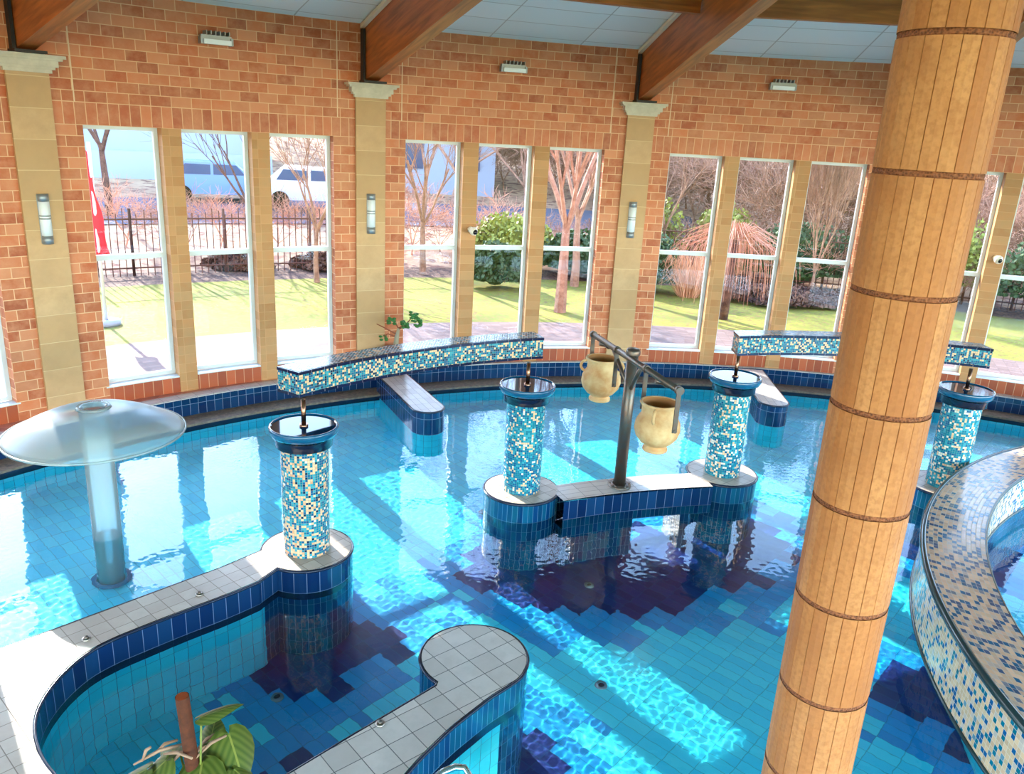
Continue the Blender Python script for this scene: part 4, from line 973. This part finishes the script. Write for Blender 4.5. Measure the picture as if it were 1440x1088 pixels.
def outdoors():
    m = MB(); n = 120
    def ring(r0, r1, z0, z1, mat, name, tagd, uvs=1, p0=-2.0, p1=1.6):
        mm = MB()
        for k in range(n):
            a, b = p0 + (p1 - p0) * k / n, p0 + (p1 - p0) * (k + 1) / n
            mm.face([pw(a, r0, z0), pw(b, r0, z0), pw(b, r1, z1), pw(a, r1, z1)], [(a * 15, r0), (b * 15, r0), (b * 15, r1), (a * 15, r1)], 0)
        o = mm.build(name, mat); tag(o, *tagd); return o
    ring(13.5, 16.65, .0, .0, M['paver'], 'garden_paving', ('pinkish paved path curving just outside the windows', 'paving'))
    ring(16.65, 22.0, -.01, .0, M['lawn'], 'lawn', ('sunlit yellow green winter lawn outside the windows', 'lawn', None, 'stuff'))
    ring(22.0, 23.4, .0, .05, M['mulch'], 'mulch_bed', ('brown mulch bed along the garden fence', 'flower bed', None, 'stuff'))
    mm = MB(); rr = [23.4, 28, 34, 45, 60, 100, 160]; zz = [.05, .5, .9, 2.0, 4.0, 10.5, 20]
    for k in range(n):
        a, b = -2.0 + 3.6 * k / n, -2.0 + 3.6 * (k + 1) / n
        for i in range(len(rr) - 1): mm.face([pw(a, rr[i], zz[i]), pw(b, rr[i], zz[i]), pw(b, rr[i + 1], zz[i + 1]), pw(a, rr[i + 1], zz[i + 1])], None, 0, True)
    tag(mm.build('hillside', M['terrain']), 'brownish winter slope rising beyond the garden fence', 'hillside', None, 'stuff')
    # far ground all round
    mm = MB(); s = 400; mm.face([(-s, -s, -1.7), (s, -s, -1.7), (s, s, -1.7), (-s, s, -1.7)]); tag(mm.build('ground', M['lawn']), 'level ground around the building', 'ground', None, 'stuff')
    # road
    mm = MB()
    for k in range(40):
        a, b = -1.0 + 1.1 * k / 40, -1.0 + 1.1 * (k + 1) / 40
        mm.face([pw(a, 29, .60), pw(b, 29, .60), pw(b, 34, .95), pw(a, 34, .95)])
    tag(mm.build('road', M['road']), 'bluish grey road beyond the garden seen through the left windows', 'road')
outdoors()

def fence():
    names = 0
    for (pa, pb) in ((-.92, -.62), (-.62, -.33), (-.05, .28), (.28, .60)):
        lab = ['rusty iron picket fence behind the lawn, leftmost length', 'rusty iron picket fence behind the lawn, seen through the left window group', 'rusty iron picket fence behind shrubs, seen through the right window group', 'rusty iron picket fence right of the stone pillar'][names]; names += 1
        R = 23.0; c = pw((pa + pb) / 2, R, 0.04); t = thing('picket_fence', lab, 'fence', c, 'iron fence lengths round the garden')
        n = int((pb - pa) * R / .16)
        for z in (.25, 1.45):
            m = MB(); m.tube([pw(pa + (pb - pa) * k / 20, R, z) for k in range(21)], .022, 5); m.build('rail', M['iron'], t)
        m = MB(); rs = random.Random(names)
        for k in range(n + 1):
            p = pw(pa + (pb - pa) * k / n, R, .05); m.tube([p, (p[0] + rs.uniform(-.02, .02), p[1], 1.6 + rs.uniform(-.05, .12))], .013, 4)
        o = m.build('pickets', M['iron'], t, merge=False); o['kind'] = 'stuff'
        for k in range(0, 7):
            p = pw(pa + (pb - pa) * k / 6, R, .05); m = MB(); m.tube([p, (p[0], p[1], 1.7)], .035, 6); m.build('post', M['iron'], t)
fence()

def tree_mesh(name, seed, H, r0, mat, levels=5, spread=.5, nb=(3, 4), trunk=.3, twist=.25, up=.15, loc=(0, 0, 0), rmin=.005):
    rs = random.Random(seed); m = MB()
    def grow(p, d, L, r, lev):
        n = 3 if lev > 1 else 5; pts = [p]; dd = d.copy(); seg = 3
        for i in range(seg):
            dd = (dd + Vector((rs.uniform(-1, 1), rs.uniform(-1, 1), rs.uniform(-.3, 1) * up * 3)) * twist * .35).normalized(); pts.append(pts[-1] + dd * (L / seg))
        rr = [r, r * .85, r * .7, r * .55] ; m.tube(pts, rr, n + (2 if lev == 0 else 0), cap=False)
        if lev >= levels: return
        k = rs.randint(*nb) + (1 if lev == 0 else 0)
        for j in range(k):
            f = rs.uniform(.45, 1) if lev else rs.uniform(.8, 1)
            i = min(2, int(f * 3)); q = pts[i].lerp(pts[i + 1], f * 3 - i)
            az = 2 * pi * j / k + rs.uniform(-.5, .5); s = spread * rs.uniform(.6, 1.3)
            u = dd.orthogonal().normalized(); w = dd.cross(u)
            nd = (dd * cos(s) + (u * cos(az) + w * sin(az)) * sin(s) + Vector((0, 0, up))).normalized()
            grow(q, nd, L * rs.uniform(.6, .85) if lev else H * .3, max(rmin, r * .55 * rs.uniform(.7, 1)), lev + 1)
    grow(Vector((0, 0, 0)), Vector((rs.uniform(-.05, .05), 0, 1)), H * trunk, r0, 0)
    o = m.build(name, mat, merge=False); o.location = loc; return o
lawnpt = lambda u, v, z=0.0: unp(u, v, z)
# individual trees named from what the windows show
T = tree_mesh('bare_tree', 11, 6.5, .15, M['bark2'], 5, .42, (3, 4), .34, .25, .22, (1.03, 18.69, -.05)); tag(T, 'smooth trunked bare tree on the lawn seen through the right pane of the middle windows', 'tree')
T = tree_mesh('bare_tree', 12, 6.0, .13, M['bark2'], 5, .40, (3, 4), .34, .25, .22, (1.56, 22.17, -.05)); tag(T, 'bare tree standing just behind the smooth trunked lawn tree', 'tree')
T = tree_mesh('bare_tree', 13, 5.5, .09, M['darkbark'], 5, .5, (3, 4), .3, .3, .15, (-8.0, 24.0, .1)); tag(T, 'slender dark bare tree behind the fence in the left window group', 'tree')
T = tree_mesh('bare_tree', 14, 7, .14, M['darkbark'], 4, .6, (3, 3), .35, .3, .1, (-13.4, 26.4, .5)); tag(T, 'tall dark trunked tree up the bank at the left, before the white wall', 'tree')
T = tree_mesh('bare_tree', 15, 5.0, .08, M['bark'], 5, .5, (3, 4), .3, .3, .15, (-5.2, 20.6, 0)); tag(T, 'thin bare sapling in front of the fence, middle pane of the left windows', 'tree')
T = tree_mesh('bare_tree', 16, 6, .10, M['bark'], 5, .5, (3, 4), .25, .3, .2, (-2.7, 22.6, 0.1)); tag(T, 'forked bare tree behind the left pane of the middle windows', 'tree')
T = tree_mesh('bare_tree', 17, 5.5, .06, M['bark'], 5, .28, (4, 5), .12, .2, .4, (8.2, 22.4, 0.05)); tag(T, 'many stemmed bare tree by the fence just left of the stone pillar', 'tree')
T = tree_mesh('bare_tree', 18, 5.0, .07, M['bark'], 5, .5, (3, 4), .3, .3, .15, (4.3, 24.5, .1)); tag(T, 'thin bare tree behind the left pane of the right window group', 'tree')
protos = [tree_mesh('bare_tree', 21 + i, 8.5, .12, M[('bark', 'bark2', 'bark2')[i]], 5, .62, (4, 4), .16, .4, .10, rmin=.009) for i in range(3)]
rs = random.Random(4); spots = []
for i in range(48):
    az = radians(-34 + 68 * (i * .618 % 1)); dist = 33 + 22 * (i * .414 % 1)
    if az < radians(-12) and dist < 38: dist += 14
    spots.append((dist * sin(az), dist * cos(az), az, dist))
gz = lambda r: float(np.interp(r, [23.4, 28, 34, 45, 60, 100], [.05, .5, .9, 2.0, 4.0, 10.5]))
for i, (x, y, az, dist) in enumerate(spots):
    o = protos[i % 3] if i < 3 else protos[i % 3].copy()
    if i >= 3: COL.objects.link(o)
    o.location = (x, y, gz(math.dist((x, y), WC)) - .1); o.rotation_euler = (0, 0, rs.uniform(0, 6)); s = rs.uniform(.75, 1.2); o.scale = (s, s, s)
    tag(o, 'bare twiggy tree in the dense winter thicket beyond the fence', 'tree', 'bare trees in the thicket beyond the garden')
scr = [tree_mesh('dry_bush', 61 + i, 3.0, .03, M[('bark2', 'weep')[i]], 4, .75, (4, 5), .10, .4, .10, rmin=.006) for i in range(2)]
for i in range(40):
    ph = -.98 + 1.75 * ((i * .618) % 1); rad_ = 22.4 + 5.5 * ((i * .377) % 1); x, y, _ = pw(ph, rad_)
    o = scr[i % 2] if i < 2 else scr[i % 2].copy()
    if i >= 2: COL.objects.link(o)
    o.location = (x, y, gz(rad_) - .03); o.rotation_euler = (0, 0, rs.uniform(0, 6)); s = rs.uniform(.55, 1.0); o.scale = (s * 1.2, s * 1.2, s)
    tag(o, 'dry leafless bush tangled along the garden fence', 'bush', 'dry bushes along the garden fence')
scr2 = [tree_mesh('thicket_bush', 71 + i, 5.0, .05, M[('bark2', 'bark')[i]], 5, .7, (4, 4), .10, .45, .12, rmin=.010) for i in range(2)]
for i in range(70):
    az = radians(-9 + 45 * ((i * .618) % 1)); dist = 27.5 + 24 * ((i * .377) % 1); x, y = dist * sin(az), dist * cos(az)
    o = scr2[i % 2] if i < 2 else scr2[i % 2].copy()
    if i >= 2: COL.objects.link(o)
    o.location = (x, y, gz(math.dist((x, y), WC)) - .05); o.rotation_euler = (0, 0, rs.uniform(0, 6)); s = rs.uniform(.6, 1.1); o.scale = (s * 1.1, s * 1.1, s)
    tag(o, 'pinkish brown leafless thicket bush on the slope beyond the garden', 'bush', 'thicket bushes on the slope')
# weeping tree
def weeping():
    X, Y = 4.94, 18.92
    t = thing('weeping_tree', 'small weeping tree with reddish drooping twigs on the lawn, right window group', 'tree', (X, Y, 0))
    m = MB(); m.tube([(X, Y, -.05), (X + .04, Y, .9), (X + .02, Y, 1.9)], [.12, .10, .07], 10); m.build('trunk', M['darkbark'], t)
    rs = random.Random(9); m = MB()
    for k in range(210):
        a = rs.uniform(0, 2 * pi); R = rs.uniform(.3, 1.35); h = 2.25 - .25 * R * R * .5 + rs.uniform(-.15, .15); zb = rs.uniform(.45, 1.3)
        p = lambda f, r_, z: (X + r_ * cos(a), Y + r_ * sin(a), z)
        m.tube([p(0, .05, 1.9), p(0, R * .5, h), p(0, R, h - .25), p(0, R * 1.12 + .05, (h + zb) / 2), p(0, R * 1.15 + .08, zb)], [.012, .008, .006, .005, .003], 3, cap=False)
    o = m.build('drooping_twigs', M['weep'], t, merge=False); o['kind'] = 'stuff'
weeping()
def shrub_mesh(name, seed, dims, mat, n=900, leaf=.07, loc=(0, 0, 0)):
    rs = random.Random(seed); m = MB()
    for _ in range(n):
        a = rs.uniform(0, 2 * pi); b = math.acos(rs.uniform(-.2, 1)); r = rs.uniform(.72, 1.02) + .12 * sin(5 * a + 3 * b)
        c = Vector((dims[0] * r * sin(b) * cos(a), dims[1] * r * sin(b) * sin(a), dims[2] * (.25 + .75 * max(0, r * cos(b)))))
        u = Vector((rs.uniform(-1, 1), rs.uniform(-1, 1), rs.uniform(-1, 1))).normalized(); w = u.orthogonal().normalized() * leaf * .5; u = u * leaf
        m.face([c - u * .5, c + w, c + u * .6, c - w])
    m.sphere((0, 0, dims[2] * .45), 1, 14, 8, sc=(dims[0] * .5, dims[1] * .5, dims[2] * .4))
    o = m.build(name, mat, merge=False); o.location = loc; return o
S = [((-.62, 21.3, 0), (.8, .6, 1.15), 'green1', 'dark evergreen shrub behind the middle pane of the middle windows'),
     ((-.3, 24.2, .1), (1.5, .9, 1.5), 'green2', 'yellow green shrub behind the dark evergreen shrub, middle windows'),
     ((1.9, 23.6, .05), (1.4, .8, 1.3), 'green1', 'evergreen shrub between the two smooth trunks, middle windows'),
     ((3.55, 22.0, 0), (.85, .7, 1.5), 'green1', 'dark rounded evergreen at the left pane of the right window group'),
     ((3.6, 25.0, .2), (1.4, .8, 2.3), 'green2', 'tall yellow green shrub behind the dark rounded evergreen'),
     ((6.3, 25.4, .2), (1.1, .8, 1.9), 'green2', 'yellow green shrub behind the weeping tree'),
     ((8.3, 23.9, .05), (1.7, .8, 1.8), 'green1', 'evergreen hedge shrub behind the fence left of the stone pillar'),
     ((11.6, 22.6, .05), (1.9, .9, 2.5), 'green2', 'tall leafy hedge shrub right of the stone pillar'),
     ((14.4, 21.2, .05), (2.0, .9, 2.3), 'green1', 'dark leafy hedge shrub at the right edge window'),
     ((-7.6, 21.7, 0), (.9, .5, .45), 'mulch', 'low brown dried shrub by the fence at left'),
     ((-5.3, 22.4, 0), (1.0, .5, .5), 'mulch', 'low brown dried shrub by the fence, right pane of the left windows'),
     ((7.1, 21.3, 0), (1.6, .8, .45), 'mulch', 'heap of brown leaves on the lawn behind the weeping tree')]
for i, (loc, dims, mt, lab) in enumerate(S):
    o = shrub_mesh('shrub', 40 + i, dims, M[mt], 3200, .12, loc); tag(o, lab, 'shrub')
# pampas like grass clump
m = MB(); rs = random.Random(3)
for k in range(260):
    a = rs.uniform(0, 2 * pi); r = rs.uniform(0, .3); R = rs.uniform(.4, 1.2); h = rs.uniform(.5, 1.2)
    m.tube([(r * cos(a), r * sin(a), 0), (r * cos(a) + R * .5 * cos(a), R * .5 * sin(a), h), ((R) * cos(a), R * sin(a), h * .7)], [.008, .006, .003], 3, cap=False)
o = m.build('ornamental_grass', M['grassdry'], merge=False); o.location = (4.6, 21.6, 0); tag(o, 'pale dry ornamental grass clump right of the dark rounded evergreen', 'grass')
# flag
def flag():
    X, Y = -7.95, 15.15
    t = thing('banner_flag', 'red banner flag on a white pole with stone foot outside the leftmost window', 'flag', (X, Y, 0))
    m = MB(); m.lathe([(0, 0), (.26, 0), (.26, .08), (.05, .10)], (X, Y, 0), 20); m.build('foot', M['white_wall'], t)
    m = MB(); m.tube([(X, Y, 0), (X, Y, 3.4)], .032, 10); m.build('pole', M['frame'], t)
    m = MB(); n = 14
    for k in range(n):
        for j in range(4):
            q = lambda kk, jj: (X - .04 + .26 * (kk / n) - jj * .10, Y - .02 + .05 * sin(kk * .9 + jj * 1.7), 3.25 - kk * .135)
            m.face([q(k, j), q(k + 1, j), q(k + 1, j + 1), q(k, j + 1)], None, 0, True)
    o = m.build('cloth', M['red'], t); so = o.modifiers.new('thick', 'SOLIDIFY'); so.thickness = .004
    for (z, w) in ((2.75, .10), (2.55, .07), (2.30, .09)):
        m = MB(); m.box((X - .17, Y - .085, z), (w, .01, .05), .1); m.build('flag_print', M['frame'], t)
flag()
# buildings, wall, car
def az_pt(u, dist): a = math.atan((u - 720) / 1186.0); return (dist * sin(a), dist * cos(a), a)
def building(u, dist, w, h, zb, label, cat='building', wins=3):
    x, y, a = az_pt(u, dist); t = thing('house', label, cat, (x, y, zb))
    m = MB(); m.box((x, y, zb + h / 2), (w, 6, h), -a); wl = m.build('wall', M['white_wall'], t)
    m = MB(); c, s = cos(-a), sin(-a)
    def P(px, py, pz): return (x + px * c - py * s, y + px * s + py * c, zb + pz)
    W = w / 2 + .4
    m.face([P(-W, -3.5, h), P(W, -3.5, h), P(W, 0, h + 1.6), P(-W, 0, h + 1.6)]); m.face([P(W, 3.5, h), P(-W, 3.5, h), P(-W, 0, h + 1.6), P(W, 0, h + 1.6)])
    m.face([P(-W, 3.5, h), P(-W, -3.5, h), P(-W, 0, h + 1.6)]); m.face([P(W, -3.5, h), P(W, 3.5, h), P(W, 0, h + 1.6)])
    m.build('roof', M['roof'], t)
    for j in range(wins):
        px = -w / 2 + w * (j + .5) / wins
        m = MB(); q = P(px, -3.03, h * .55); m.box(q, (w / wins * .45, .08, h * .4), -a); f = m.build('window', M['winglass'], wl)
building(150, 44, 12, 5.0, 2.0, 'pale rendered building far off at the top of the left windows')
building(598, 40, 5, 3.2, 1.1, 'small pale blue house far off behind the middle window group', wins=2)
x, y, a = az_pt(160, 37.5); m = MB(); m.box((0, 0, 0), (11, .4, 1.5), -a); o = m.build('garden_wall', M['white_wall']); o.location = (x, y, 1.65); tag(o, 'long white boundary wall across the road beyond the left windows', 'wall')
def car(u, dist, z, label, mat):
    x, y, a = az_pt(u, dist); t = thing('car', label, 'car', (x, y, z)); c, s = cos(-a), sin(-a)
    def P(px, py, pz): return (x + px * c - py * s, y + px * s + py * c, z + pz)
    prof = [(-2.2, .35), (2.2, .35), (2.25, .75), (1.9, .95), (1.0, 1.02), (.5, 1.45), (-1.2, 1.5), (-1.8, 1.0), (-2.2, .92)]
    m = MB()
    for (ax, az_), (bx, bz) in zip(prof, prof[1:] + prof[:1]): m.face([P(ax, -.85, az_), P(ax, .85, az_), P(bx, .85, bz), P(bx, -.85, bz)])
    m.face([P(p[0], -.85, p[1]) for p in prof]); m.face([P(p[0], .85, p[1]) for p in reversed(prof)]); m.build('body', mat, t)
    for x0, x1 in ((-1.2, -.35), (-.25, .55)):
        m = MB(); m.face([P(x0 - .25 * (x0 < -1), -.86, 1.05), P(x1 + .3 * (x1 > 0), -.86, 1.05), P(x1, -.86, 1.4), P(x0, -.86, 1.42)]); m.build('window', M['winglass'], t)
    for wx in (-1.35, 1.4):
        for wy in (-.8, .8):
            m = MB(); m.tube([P(wx, wy - .1, .33), P(wx, wy + .1, .33)], .33, 16); m.build('wheel', M['black'], t)
M['carwhite'] = plain('white_car_paint', srgb(216, 224, 236), .25); M['carblue'] = plain('pale_blue_car_paint', srgb(120, 160, 210), .25)
car(425, 31.5, .86, 'white car parked on the road behind the right pane of the left windows', M['carwhite'])
car(285, 33, .86, 'pale blue car on the road behind the middle pane of the left windows', M['carblue'])

# balance of the dry surfaces' own colours
def tone(m, k):
    for n_ in m.node_tree.nodes:
        if n_.type == 'VALTORGB':
            for e in n_.color_ramp.elements: c = e.color; e.color = (c[0] * k[0], c[1] * k[1], c[2] * k[2], 1)
        elif n_.type == 'MIX':
            for i in (6, 7):
                if not n_.inputs[i].is_linked: c = n_.inputs[i].default_value; n_.inputs[i].default_value = (c[0] * k[0], c[1] * k[1], c[2] * k[2], 1)
        elif n_.type == 'BSDF_PRINCIPLED' and not n_.inputs[0].is_linked:
            c = n_.inputs[0].default_value; n_.inputs[0].default_value = (c[0] * k[0], c[1] * k[1], c[2] * k[2], 1)
for nm in ('brick', 'soldier', 'sill_soldier'): tone(M[nm], (.80, .70, .68))
for nm in ('stone', 'mullion', 'capital'): tone(M[nm], (.78, .76, .72))
tone(M['stave'], (.78, .74, .70))
for nm in ('coping', 'coping_strip', 'ceil', 'pot'): tone(M[nm], (.86, .83, .80))
tone(M['coping_big'], (1, .96, .93)); tone(M['mosaic_ring_top'], (1.05, .98, .90))
for nm in ('paver', 'mulch', 'white_wall', 'road', 'carwhite', 'carblue'): tone(M[nm], (.84, .82, .82))

# ------------------------------------------------------------------ light and camera
world = bpy.data.worlds.new('World'); bpy.context.scene.world = world; world.use_nodes = True
nt = world.node_tree; bg = nt.nodes['Background']; sky = nt.nodes.new('ShaderNodeTexSky')
try: sky.sky_type = 'NISHITA'
except Exception: pass
sky.sun_disc = False; sky.sun_elevation = SUN_EL; sky.sun_rotation = SUN_AZ; sky.altitude = 100; sky.dust_density = .2; sky.air_density = 1.0; sky.ozone_density = .6
nt.links.new(sky.outputs[0], bg.inputs[0]); bg.inputs[1].default_value = SKY_S
sd = bpy.data.lights.new('sun', 'SUN'); sd.energy = SUN_E; sd.angle = radians(.53); sd.color = (1, .93, .82)
so = bpy.data.objects.new('sun', sd); COL.objects.link(so)
dirv = Vector((sin(SUN_AZ) * cos(SUN_EL), cos(SUN_AZ) * cos(SUN_EL), sin(SUN_EL))); so.rotation_euler = dirv.to_track_quat('Z', 'Y').to_euler(); so.location = dirv * 40
sd.cycles.is_caustics_light = True
water.cycles.is_caustics_caster = True
for o in bpy.data.objects:
    if o.type == 'MESH' and o.name.split('.')[0] in ('floor', 'pool_wall', 'submerged_wall', 'plinth', 'waterline_tile', 'stem', 'inner_collar', 'base_flange'): o.cycles.is_caustics_receiver = True

cam = bpy.data.cameras.new('camera'); co = bpy.data.objects.new('camera', cam); COL.objects.link(co)
cam.sensor_width = 36; cam.lens = 1130.136 / 1440 * 36; cam.clip_end = 600
co.matrix_world = Matrix.Translation((0, 0, 4)) @ Matrix.Rotation(radians(90 - 17.6198), 4, 'X') @ Matrix.Rotation(radians(3.22543), 4, 'Z')
sc = bpy.context.scene; sc.camera = co
sc.view_settings.view_transform = 'Standard'; sc.view_settings.look = 'None'; sc.view_settings.gamma = 1; sc.view_settings.exposure = EXPO
sc.cycles.use_denoising = True; sc.cycles.max_bounces = 10; sc.cycles.diffuse_bounces = 5; sc.cycles.transmission_bounces = 8; sc.cycles.transparent_max_bounces = 16; sc.cycles.glossy_bounces = 4
sc.cycles.caustics_refractive = True; sc.cycles.caustics_reflective = False; sc.cycles.sample_clamp_indirect = 8; sc.cycles.blur_glossy = .3
